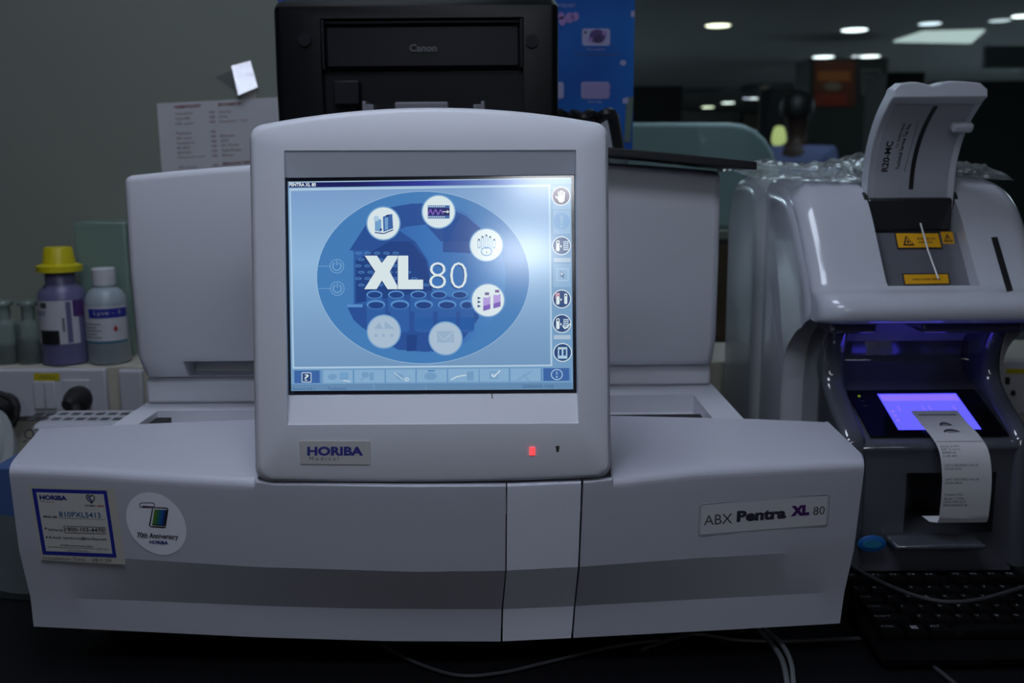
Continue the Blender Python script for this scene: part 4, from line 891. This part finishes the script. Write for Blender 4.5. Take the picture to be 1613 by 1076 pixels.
def lab_p(o, base, k, H):
    dd = Decal(wrap(base, k, H)); dd.rect(-75, .56, 60, .19, M_lbl, 0, 32, 1); dd.rect(-40, .31, 12, .19, M_ink, 1, 12, 1); dd.rect(30, .55, 42, .2, M_pur, 1, 2, 1); dd.rect(46, .56, 75, .42, mat('violet_print', rgb(80, 50, 110), .5), 1, 3, 1)
    dd.text('ABX', -50, .475, -16, .435, M_navy, 2); dd.rect(-56, .54, -46, .51, M_navy, 2); dd.rect(-32, .545, -14, .50, M_greyink, 2); [dd.rect(20, .41 - .02 * q, 26, .40 - .02 * q, M_ink, 2) for q in range(6)]; build('label', dd, o)
bottle(107, 389, 576, 72, [(.85, 0), (.98, .01), (1, .05), (1, .55), (.94, .62), (.72, .67), (.62, .69), (.62, .78)], M_pur, 'reagent_bottle', 'purple reagent bottle with a tall yellow cap on the trunking',
       [(.93, .795), (.93, .845), (.88, .85), (.68, .86), (.58, .985), (.54, 1.0)], M_ycap, lab_p)
M_ly = mat('frosted_plastic', (0.34, 0.40, 0.44), .35); M_wc = mat('white_cap', (0.66, 0.67, 0.70), .4)
def lab_l(o, base, k, H):
    dd = Decal(wrap(base, k, H)); dd.rect(-80, .62, 80, .235, M_lbl, 0, 32, 1); dd.rect(-30, .595, 80, .50, M_sb, 1, 24, 1); dd.rect(-80, .255, 80, .235, mat('teal_print', rgb(40, 110, 140), .5), 1, 14, 1)
    dd.text('Lyse - 3', -12, .575, 58, .522, M_lbl, 2, 0); dd.P([(35, .38), (42, .42), (48, .38), (42, .35)], MATS['red_print'], 2)
    for q in range(5): dd.rect(-50, .44 - q * .035, 5 - (q % 2) * 12, .432 - q * .035, M_greyink, 2, 4, 1)
    build('label', dd, o)
bottle(175, 422, 579, 64, [(.9, 0), (1, .02), (1, .62), (.95, .70), (.72, .77), (.52, .80), (.52, .84)], M_ly, 'lyse_bottle', 'translucent bottle with a white cap and a blue banded label on the trunking',
       [(.55, .825), (.56, .84), (.56, .99), (.52, 1.0)], M_wc, lab_l)
M_clr = clear('clear_plastic', (0.78, 0.86, 0.84), .05, 1.45, haze=.30, hazecol=(.40, .48, .46)); M_liq = mat('pale_liquid', (0.20, 0.25, 0.23), .2)
cp = [(.9, 0), (1, .02), (1, .60), (.92, .66), (.52, .68), (.46, .70), (.46, .92), (.5, .93)]
capp = [(.52, .925), (.66, .93), (.68, .975), (.6, 1.0)]
bottle(52, 474, 576, 44, cp, M_clr, 'sample_bottle', 'small clear bottle with a flared top next to the purple bottle', capp, M_clr, None, ([(.95, .01), (1, .02), (1, .40)], M_liq))
bottle(13, 474, 572, 44, cp, M_clr, 'sample_bottle', 'small clear bottle at the left edge, beside the other clear bottle', capp, M_clr, None, ([(.95, .01), (1, .02), (1, .30)], M_liq))

# pale green box behind the bottles
c0, c1 = at(128, 349, 1.74), at(225, 577, 1.74)
b = MB().box(c0.x, c1.x, 1.705, 1.79, zt1 + .0005, c0.z, mat('pale_green_plastic', (0.20, 0.29, 0.25), .3, coat=.3))
tag(build('storage_box', b, loc=(c0.x, 1.74, zt1), bev=.003), 'pale green box standing behind the white capped bottle', 'box')

# ------------------------------------------------------------------ papers on the glass
WY = WALL - .0015
def wallpx(x, y, l): return at(x, y, WY - l * .0006)
dd = Decal(wallpx); q = quadmap([(247, 163), (416, 154), (425, 300), (258, 310)])
dd.quad([(247, 163), (442, 153), (446, 300), (258, 310)], mat('notice_paper', (0.58, 0.59, 0.62), .35, coat=.2), 0); M_rd = mat('notice_red', rgb(140, 66, 82), .6); M_br = mat('notice_text', rgb(150, 122, 132), .6)
def tq(t_, u0, v0, u1, v1, m, bold=0): dd.text(t_, 0, 0, 1, 1, m, 1, bold, rot=lambda a, c: q(lerp(u0, u1, a), lerp(v0, v1, c)))
tq('HAEMATOLOGY', .16, .03, .41, .065, M_rd, .03); tq('BIOCHEMISTRY', .57, .03, .79, .065, M_rd, .03); tq('SEROLOGY TESTS', .57, .67, .86, .70, M_rd, .03)
for k, l in enumerate(['Haemoglobin', 'Total WBC', 'Diff. count', '', 'Platelets', 'RBC count', 'Haematocrit', 'MCV MCH', 'MCHC RDW', 'Reticulocyte count', '', 'ESR 1st hour', 'Bleeding time', 'Clotting time', 'PT INR']):
    if l: tq(l, .16, .11 + k * .052, .16 + .0125 * len(l) + .03, .14 + k * .052, M_br, .01); tq('100', .48, .11 + k * .052, .53, .14 + k * .052, M_br, .02)
for k, l in enumerate(['Glucose', 'Urea', 'Creatinine S. Total', '', '', 'Bilirubin', 'SGOT', 'Alk. Phosph.', 'Total Protein', 'Albumin', '', '', '', 'Widal', 'VDRL']):
    if l: tq(l, .57, .11 + k * .052, .57 + .012 * len(l) + .03, .14 + k * .052, M_br, .01)
tag(build('wall_notice', dd, loc=at(340, 220, WY)), 'white printed test list with red headings taped to the dark glass wall', 'notice')
# blue poster
dd = Decal(wallpx)
def poster_mat():
    m = mat('poster_blue', rgb(18, 60, 150), .55, spec=.2); nt = m.node_tree; bs = nt.nodes['Principled BSDF']; tc = nt.nodes.new('ShaderNodeTexCoord'); nz = nt.nodes.new('ShaderNodeTexNoise'); cr_ = nt.nodes.new('ShaderNodeValToRGB')
    nz.inputs['Scale'].default_value = 4.5; nz.inputs['Detail'].default_value = 2; nt.links.new(tc.outputs['Object'], nz.inputs[0]); nt.links.new(nz.outputs[0], cr_.inputs[0]); nt.links.new(cr_.outputs[0], bs.inputs['Base Color'])
    e = cr_.color_ramp.elements; e[0].position = .3; e[0].color = (*rgb(18, 44, 128), 1); e[1].position = .72; e[1].color = (*rgb(24, 108, 190), 1); return m
dd.quad([(437, -45), (1001, -50), (996, 240), (441, 240)], poster_mat(), 0); M_pk = mat('poster_pink', rgb(140, 110, 175), .5); M_pw = mat('poster_pale', rgb(150, 150, 190), .5); M_pp = mat('poster_purple', rgb(66, 40, 110), .5)
dd.rr(917, 45, 961, 72, 4, M_pw, 1); dd.ell(941, 57, 13, 11, M_pp, 2, 12); dd.ell(942, 60, 6, 7, mat('poster_dark', rgb(40, 22, 80), .5), 3, 12); dd.ell(922, 51, 2.3, 2.3, M_ink, 2, 10); dd.ell(930, 62, 4, 3, M_pk, 3, 10); dd.ell(952, 52, 4, 4, M_pk, 3, 10)
dd.rr(915.5, 129, 960, 155.5, 4, M_pw, 1); dd.rr(860, 129, 888, 155.5, 4, M_pw, 1)
for k in range(30):
    x, y = 920 + (k % 6) * 7.2 + (k // 6 % 2) * 3, 133 + (k // 6) * 4.8; dd.ring(x, y, 3.2, 2.3, .9, M_pk, 2, 10)
dd.text('Monoblast', 924, 76, 954, 79, M_pw, 1); dd.text('Bone marrow smear, stained preparation', 906, 84, 974, 88, M_greyink, 1); dd.text('Red cells', 927, 158, 948, 162, M_pw, 1)
for x, y, s_ in ((884, 25, 5), (897, 28, 7), (906, 26, 6), (886, 33, 6), (444, 6, 4), (443, 30, 3), (442, 52, 3), (442, 104, 4), (443, 130, 3), (445, 168, 3), (443, 84, 3)): dd.ell(x, y, s_, s_ * 1.2, M_pk, 1, 14)
dd.text('HAEMATOLOGY', 862, 6, 906, 11, M_pw, 1); dd.rect(944, 181, 975, 238, mat('poster_white', (0.36, 0.37, 0.42), .5), 1); dd.rr(977, 95, 986, 103, 3, M_pw, 1); dd.rr(994, 17, 1000, 27, 2, M_pw, 1)
po = build('wall_poster', dd, loc=at(720, 100, WY)); tag(po, 'blue medical poster with blood cell pictures taped behind the black printer', 'poster')
dd = Decal(wallpx); dd.quad([(987, 155), (998, 152), (993, 224), (983, 224)], mat('tape_green', (0.08, 0.13, 0.11), .3), 2); dd.quad([(981, 155), (990, 153), (989, 163), (981, 163)], M_pw, 3)
build('tape', dd, po)['label'] = 'strip of greenish tape'

# ------------------------------------------------------------------ foil tag on the dark glass, its tilt shaped to throw the bench lamp back
fp = [at(x, y, WALL - .008) for x, y in ((365, 104), (393, 95), (405, 137), (377, 151))]
fc = sum(fp, V()) / 4
tolamp = (V(PENDANT[:3]) - fc).normalized(); hn = (tolamp + (CAM - fc).normalized()).normalized()
fq = [p + V((0, (-(p - fc).x * hn.x - (p - fc).z * hn.z) / hn.y, 0)) for p in fp]
b = MB(); b.loft([fq, [p + V((0, .0006, 0)) for p in fq]], mat('silver_foil', (0.60, 0.60, 0.64), .30, metal=1.0, bump=.25, scale=120))
FT = thing('foil_tag', 'small bright silver foil tag on the dark glass wall above the notice, tilted to mirror the bench lamp', 'tag', V((fc.x, WALL, fc.z)))
build('foil', b, FT)
b = MB(); q2 = [at(x, y, WALL - .0006) for x, y in ((379, 151), (403, 140), (403, 156), (382, 162))]; b.loft([q2, [p + V((0, .0004, 0)) for p in q2]], mat('tape_residue', (.45, .44, .40), .4)); build('tape_end', b, FT)
b = MB(); q2 = [at(x, y, WALL - .0006) for x, y in ((366, 110), (376, 148), (350, 128), (338, 122))]; b.loft([q2, [p + V((0, .0004, 0)) for p in q2]], clear('tape_smear', (.9, .9, .9), .2, 1.3, haze=.22)); build('tape_smear', b, FT)

# ------------------------------------------------------------------ the room behind the glass
DL = [(1131, 38, 36, (1.0, .92, .70)), (1346, 45, 36, (.92, .95, 1)), (1297, 88, 30, (.92, .95, 1)), (1370, 87, 28, (.95, .95, .95)), (1610, 23, 26, (.95, .97, 1)), (1147, 161, 19, (.95, 1, .92)), (1115, 168, 18, (.95, .98, .72)), (1187, 154, 13, (.92, .93, 1)), (1465, 35, 30, (.4, .44, .5)), (1575, 30, 28, (.22, .24, .26)), (1347, 87, 10, (.5, .5, .55)), (1174.5, 154, 7, (.6, .6, .8))]
DLN = ['yellowish round downlight nearest the blue poster', 'bright white round downlight in the middle of the far ceiling', 'white round downlight beyond the middle one, left of a pair', 'white round downlight right of the pair', 'round downlight at the top right corner', 'small greenish white downlight far away', 'small yellowish downlight far away, lowest of all', 'small violet white downlight beside the pale column', 'dim bluish downlight left of the long panel', 'faint downlight near the top right corner', 'tiny dim downlight between the pair', 'tiny violet downlight touching the violet white one']
for i, (x, y, wpx, c) in enumerate(DL):
    p = atz(x, y, CEIL); r_ = wpx / 2 / F * (p - CAM).length
    o = thing('downlight', DLN[i], 'ceiling light', p, 'round downlights behind the glass')
    build('trim_ring', MB().lathe(p, [(r_ * 1.12, 0), (r_ * 1.12, -.012), (r_ * 1.02, -.014)], M_wall, 24), o)
    build('lens', MB().lathe(p, [(r_, -.010), (r_, -.018), (r_ * .9, -.022)], mat('downlight_%d' % i, (.5, .5, .5), .5, emit=4.0, ecol=c), 24), o)
pq = [atz(x, y, CEIL - .004) for x, y in ((1408, 64), (1460, 49), (1551, 46.5), (1530, 66))]
pq[1] = V((pq[0].x, pq[1].y, pq[1].z)) if abs(pq[1].x - pq[0].x) < .2 else pq[1]
o = thing('ceiling_light', 'long bright rectangular ceiling panel seen through the glass at the upper right', 'ceiling light', sum(pq, V()) / 4)
build('diffuser', MB().loft([pq, [p + V((0, 0, -.02)) for p in pq]], mat('far_panel', (.5, .5, .5), .5, emit=.75, ecol=(.86, .97, .97))), o)
# tall pale green unit on a wooden cabinet
EY = 2.6
pts = [at(985, 193, EY), at(1150, 193, EY), at(1172, 196, EY), at(1192, 205, EY), at(1208, 220, EY), at(1219, 240, EY), at(1228, 270, EY), at(1230, 362, EY), at(985, 362, EY)]
zc = pts[-1].z; pts[-2].z = zc
b = MB().prism(pts, (0, .45, 0), mat('pale_green_housing', (0.36, 0.46, 0.48), .45, scale=6))
tag(build('equipment_housing', b, loc=(pts[0].x + .2, EY + .2, zc), bev=.012, seg=3), 'pale green rounded equipment housing seen through the glass beside the blue poster', 'equipment')
b = MB(); W = thing('wooden_cabinet', 'brown wooden cabinet behind the glass under the pale green housing', 'cabinet', (pts[0].x + .2, EY + .2, -TZ))
x0, x1 = pts[-1].x - .1, pts[-2].x + .3
M_wd = mat('brown_wood', rgb(92, 58, 26), .5, scale=14, bump=.05)
build('carcass', MB().box(x0, x1, EY - .02, EY + .5, -TZ, zc - .025, M_wd), W, bev=.004); build('cabinet_top', MB().box(x0 - .01, x1 + .01, EY - .04, EY + .51, zc - .025, zc - .0005, mat('top_edge', (.30, .28, .24), .5)), W, bev=.003)
for k in range(3): build('door', MB().box(lerp(x0, x1, k / 3) + .006, lerp(x0, x1, (k + 1) / 3) - .006, EY - .036, EY - .021, -TZ + .06, zc - .04, M_wd), W, bev=.003)

def wallbox(name, label, cat, c, Y, dep, m):
    p, q_ = at(c[0], c[1], Y), at(c[2], c[3], Y)
    p.z = min(p.z, CEIL - .002)
    return tag(build(name, MB().box(p.x, q_.x, Y, Y + dep, q_.z, p.z, m), loc=((p.x + q_.x) / 2, Y, q_.z), bev=.01), label, cat)
M_beige = mat('beige_paint', (0.42, 0.35, 0.28), .7); M_dk = mat('dark_cabinet', (0.010, 0.011, 0.013), .5); M_bl = mat('pale_blue_panel', (0.16, 0.19, 0.20), .6)
def tobase(c): return (c[0], c[1], c[2], c[3])
def floorbox(name, label, cat, x0, x1, ytop, Y, dep, m):
    p, q_ = at(x0, ytop, Y), at(x1, ytop, Y)
    return tag(build(name, MB().box(p.x, q_.x, Y, Y + dep, -TZ, p.z, m), loc=((p.x + q_.x) / 2, Y, -TZ), bev=.01), label, cat)
floorbox('storage_cabinet', 'dark storage cabinet at the far left behind the glass, above the pale green housing', 'cabinet', 985, 1076, 136, 9.0, .6, M_dk)
floorbox('partition_panel', 'beige lit partition far behind the downlights', 'partition', 1072, 1166, 142, 33.0, .2, M_beige)
wallbox('air_duct', 'pale blue ceiling duct section above the beige partition', 'duct', (1086, 116, 1142, 141), 20.0, 1.0, M_bl)
wallbox('air_duct', 'pale grey duct section above the beige column', 'duct', (1187, 112, 1250, 140), 19.0, 1.0, M_bl)
floorbox('partition_panel', 'beige partition behind the violet white downlight', 'partition', 1174, 1212, 141, 30.0, .2, M_beige)
floorbox('column', 'narrow beige column left of the dark doorway', 'column', 1204, 1213, 134, 16.0, .3, mat('beige_light', (0.62, 0.50, 0.38), .7))
floorbox('storage_cabinet', 'black tall cabinet right of the narrow beige column', 'cabinet', 1213, 1276, 138, 15.0, .6, M_dk)
floorbox('filing_cabinet', 'low dark cabinet under the small far downlights', 'cabinet', 1058, 1165, 176, 14.0, .6, mat('dark_brown', (.03, .028, .024), .6))
floorbox('column', 'wide grey green column behind the orange poster', 'column', 1276, 1400, 92, 12.0, .6, mat('column_green', (.045, .055, .052), .6))
p = at(1283, 97, 11.98)
dd = Decal(lambda x, y, l: at(x, y, 11.985 - l * .004)); dd.rect(1282, 96, 1347, 168, mat('poster_rust', rgb(120, 62, 40), .6), 0); dd.rect(1288, 112, 1340, 128, mat('poster_orange', rgb(190, 110, 50), .6), 1); dd.rect(1284, 148, 1334, 166, mat('poster_red', rgb(165, 60, 40), .6), 1); dd.ell(1312, 136, 14, 7, mat('poster_cream', rgb(150, 130, 110), .6), 1, 20)
tag(build('wall_poster', dd, loc=at(1312, 130, 11.985)), 'rust and orange poster on the grey green column behind the glass', 'poster')
dd = Decal(lambda x, y, l: at(x, y, 11.985 - l * .004)); dd.rect(1356, 108, 1388, 150, mat('paper_dim', (.16, .16, .15), .7), 0); dd.rect(1360, 114, 1384, 118, M_greyink, 1); dd.rect(1360, 124, 1384, 127, M_greyink, 1)
tag(build('wall_notice', dd, loc=at(1372, 130, 11.985)), 'dim paper notice right of the rust poster behind the glass', 'notice')
floorbox('storage_cabinet', 'dark grey cabinet behind the open flap of the second analyzer', 'cabinet', 1398, 1458, 114, 10.0, .6, M_dk)
floorbox('partition_panel', 'grey green partition at the right edge behind the glass', 'partition', 1470, 1760, 128, 8.0, .1, mat('partition_green', (.05, .062, .058), .5))
wallbox('wall_screen', 'pale greenish board hung at the right edge behind the glass', 'board', (1552, 72, 1660, 106), 7.5, .05, mat('board_green', (.14, .18, .18), .4))
# small lit yellow lamp beside the person
c = at(1227, 214, 6.2); LM = thing('table_lamp', 'glowing yellow green lamp left of the person behind the glass', 'lamp', V((c.x, c.y, c.z - .12)))
build('lamp_shade', MB().lathe(c, [(.03, -.06), (.045, -.03), (.042, .01), (.03, .05), (.012, .06)], mat('lamp_yellow', (.5, .5, .2), .5, emit=.8, ecol=(.62, .68, .26)), 20), LM)
build('stem', MB().tube([c + V((0, 0, -.06)), c + V((0, 0, -.5))], .01, M_dark), LM)
floorbox('filing_cabinet', 'dark cabinet carrying the yellow lamp behind the glass', 'cabinet', 1190, 1262, 352, 6.05, .35, M_dk)

# person standing behind the glass
HX = at(1256, 190, 5.5); hx, hy, hz = HX.x, HX.y, HX.z
PN = thing('person', 'person with dark hair in a blue shirt standing behind the glass beside the yellow lamp', 'person', (hx, hy, -TZ))
fz = -TZ; Ht = hz + .13 - fz
def skin_body(name, nodes, edges, m, parent, sub=2):
    me = bpy.data.meshes.new(name); o = bpy.data.objects.new(name, me); C.objects.link(o); o.parent = parent; org = root_off(parent)
    me.from_pydata([tuple(V(p[:3]) - org) for p in nodes], edges, []); me.materials.append(m)
    md = o.modifiers.new('skin', 'SKIN'); md.use_smooth_shade = True
    for i, p in enumerate(nodes): me.skin_vertices[0].data[i].radius = (p[3], p[4] if len(p) > 4 else p[3])
    me.skin_vertices[0].data[0].use_root = True
    s_ = o.modifiers.new('sub', 'SUBSURF'); s_.levels = sub; s_.render_levels = sub
    return bake(o)
def hp_(x, y, f): return (hx + x, hy + y, fz + f * Ht)
nodes = [(*hp_(0, 0, .53), .13, .10), (*hp_(0, 0, .62), .115, .09), (*hp_(0, 0, .72), .135, .095), (*hp_(0, 0, .79), .13, .085), (*hp_(0, 0, .845), .05), (*hp_(0, 0, .875), .05), (*hp_(0, -.01, .91), .072, .085), (*hp_(0, -.005, .96), .075, .09), (*hp_(0, 0, .985), .045)]
edges = [(i, i + 1) for i in range(8)]
for s_ in (-1, 1):
    k = len(nodes); nodes += [(*hp_(s_ * .17, 0, .80), .05), (*hp_(s_ * .22, .02, .64), .04), (*hp_(s_ * .23, -.06, .50), .03), (*hp_(s_ * .23, -.08, .46), .028), (*hp_(s_ * .23, -.09, .43), .03, .016)]
    edges += [(3, k), (k, k + 1), (k + 1, k + 2), (k + 2, k + 3), (k + 3, k + 4)]
    h = len(nodes) - 1
    for j in range(4): nodes += [(*hp_(s_ * .23, -.115 + j * .017, .405), .008), (*hp_(s_ * .228, -.115 + j * .017, .385 + .004 * abs(j - 1)), .007)]; edges += [(h, len(nodes) - 2), (len(nodes) - 2, len(nodes) - 1)]
    nodes += [(*hp_(s_ * .225, -.125, .435), .009), (*hp_(s_ * .215, -.14, .415), .008)]; edges += [(h - 1, len(nodes) - 2), (len(nodes) - 2, len(nodes) - 1)]
    k = len(nodes); nodes += [(*hp_(s_ * .095, 0, .49), .085), (*hp_(s_ * .10, -.01, .27), .055), (*hp_(s_ * .10, .01, .06), .04), (*hp_(s_ * .105, -.02, .025), .04, .03), (*hp_(s_ * .11, -.13, .018), .035, .022)]
    edges += [(0, k), (k, k + 1), (k + 1, k + 2), (k + 2, k + 3), (k + 3, k + 4)]
M_skin = mat('skin', rgb(66, 46, 38), .5)
skin_body('body', nodes, edges, M_skin, PN)
sh = [(*hp_(0, 0, .50), .145, .115), (*hp_(0, 0, .62), .13, .105), (*hp_(0, 0, .72), .15, .11), (*hp_(0, 0, .80), .135, .095), (*hp_(0, 0, .835), .065)]
ed = [(0, 1), (1, 2), (2, 3), (3, 4)]
for s_ in (-1, 1): k = len(sh); sh += [(*hp_(s_ * .17, 0, .805), .066), (*hp_(s_ * .205, .012, .70), .058)]; ed += [(3, k), (k, k + 1)]
skin_body('shirt', sh, ed, mat('shirt_blue', rgb(110, 118, 165), .7), PN)
tr_ = [(*hp_(0, 0, .53), .14, .112)]; ed = []
for s_ in (-1, 1): k = len(tr_); tr_ += [(*hp_(s_ * .095, 0, .48), .098), (*hp_(s_ * .10, -.01, .27), .07), (*hp_(s_ * .10, .01, .05), .058)]; ed += [(0, k), (k, k + 1), (k + 1, k + 2)]
skin_body('trousers', tr_, ed, mat('trousers_dark', (.02, .02, .025), .8), PN)
b = MB(); hc = V(hp_(0, .012, .955)); rows = []
for i in range(9):
    a = math.radians(5 + i * 13); rows.append([hc + V((.092 * math.sin(a) * math.cos(t2), .105 * math.sin(a) * math.sin(t2) , .105 * math.cos(a) - (.0 if math.sin(t2) > -.3 else -.045 * max(0, math.sin(a) - .6) * 2))) for t2 in [2 * math.pi * k / 20 for k in range(20)]])
b.grid(rows, mat('hair_black', (.008, .007, .007), .5), True); b.add(rows[0], [tuple(range(20))], MATS['hair_black']); build('hair', b, PN, sub=1)
for s_ in (-1, 1):
    b = MB().lathe(V(hp_(s_ * .03, -.088, .925)), [(.001, -.008), (.009, -.004), (.011, 0), (.009, .004), (.001, .008)], mat('eye', (.3, .3, .3), .3), 12); build('eye', b, PN)
build('nose', MB().lathe(V(hp_(0, -.095, .90)), [(.014, -.012), (.015, -.004), (.008, .02), (.004, .03)], M_skin, 10), PN)
build('mouth', MB().box(hx - .022, hx + .022, hy - .096, hy - .085, hz + .13 - .135 * Ht, hz + .13 - .128 * Ht, mat('lips', rgb(90, 45, 45), .5)), PN, bev=.002)
PN.rotation_euler.z = math.radians(150)      # turned away from the camera
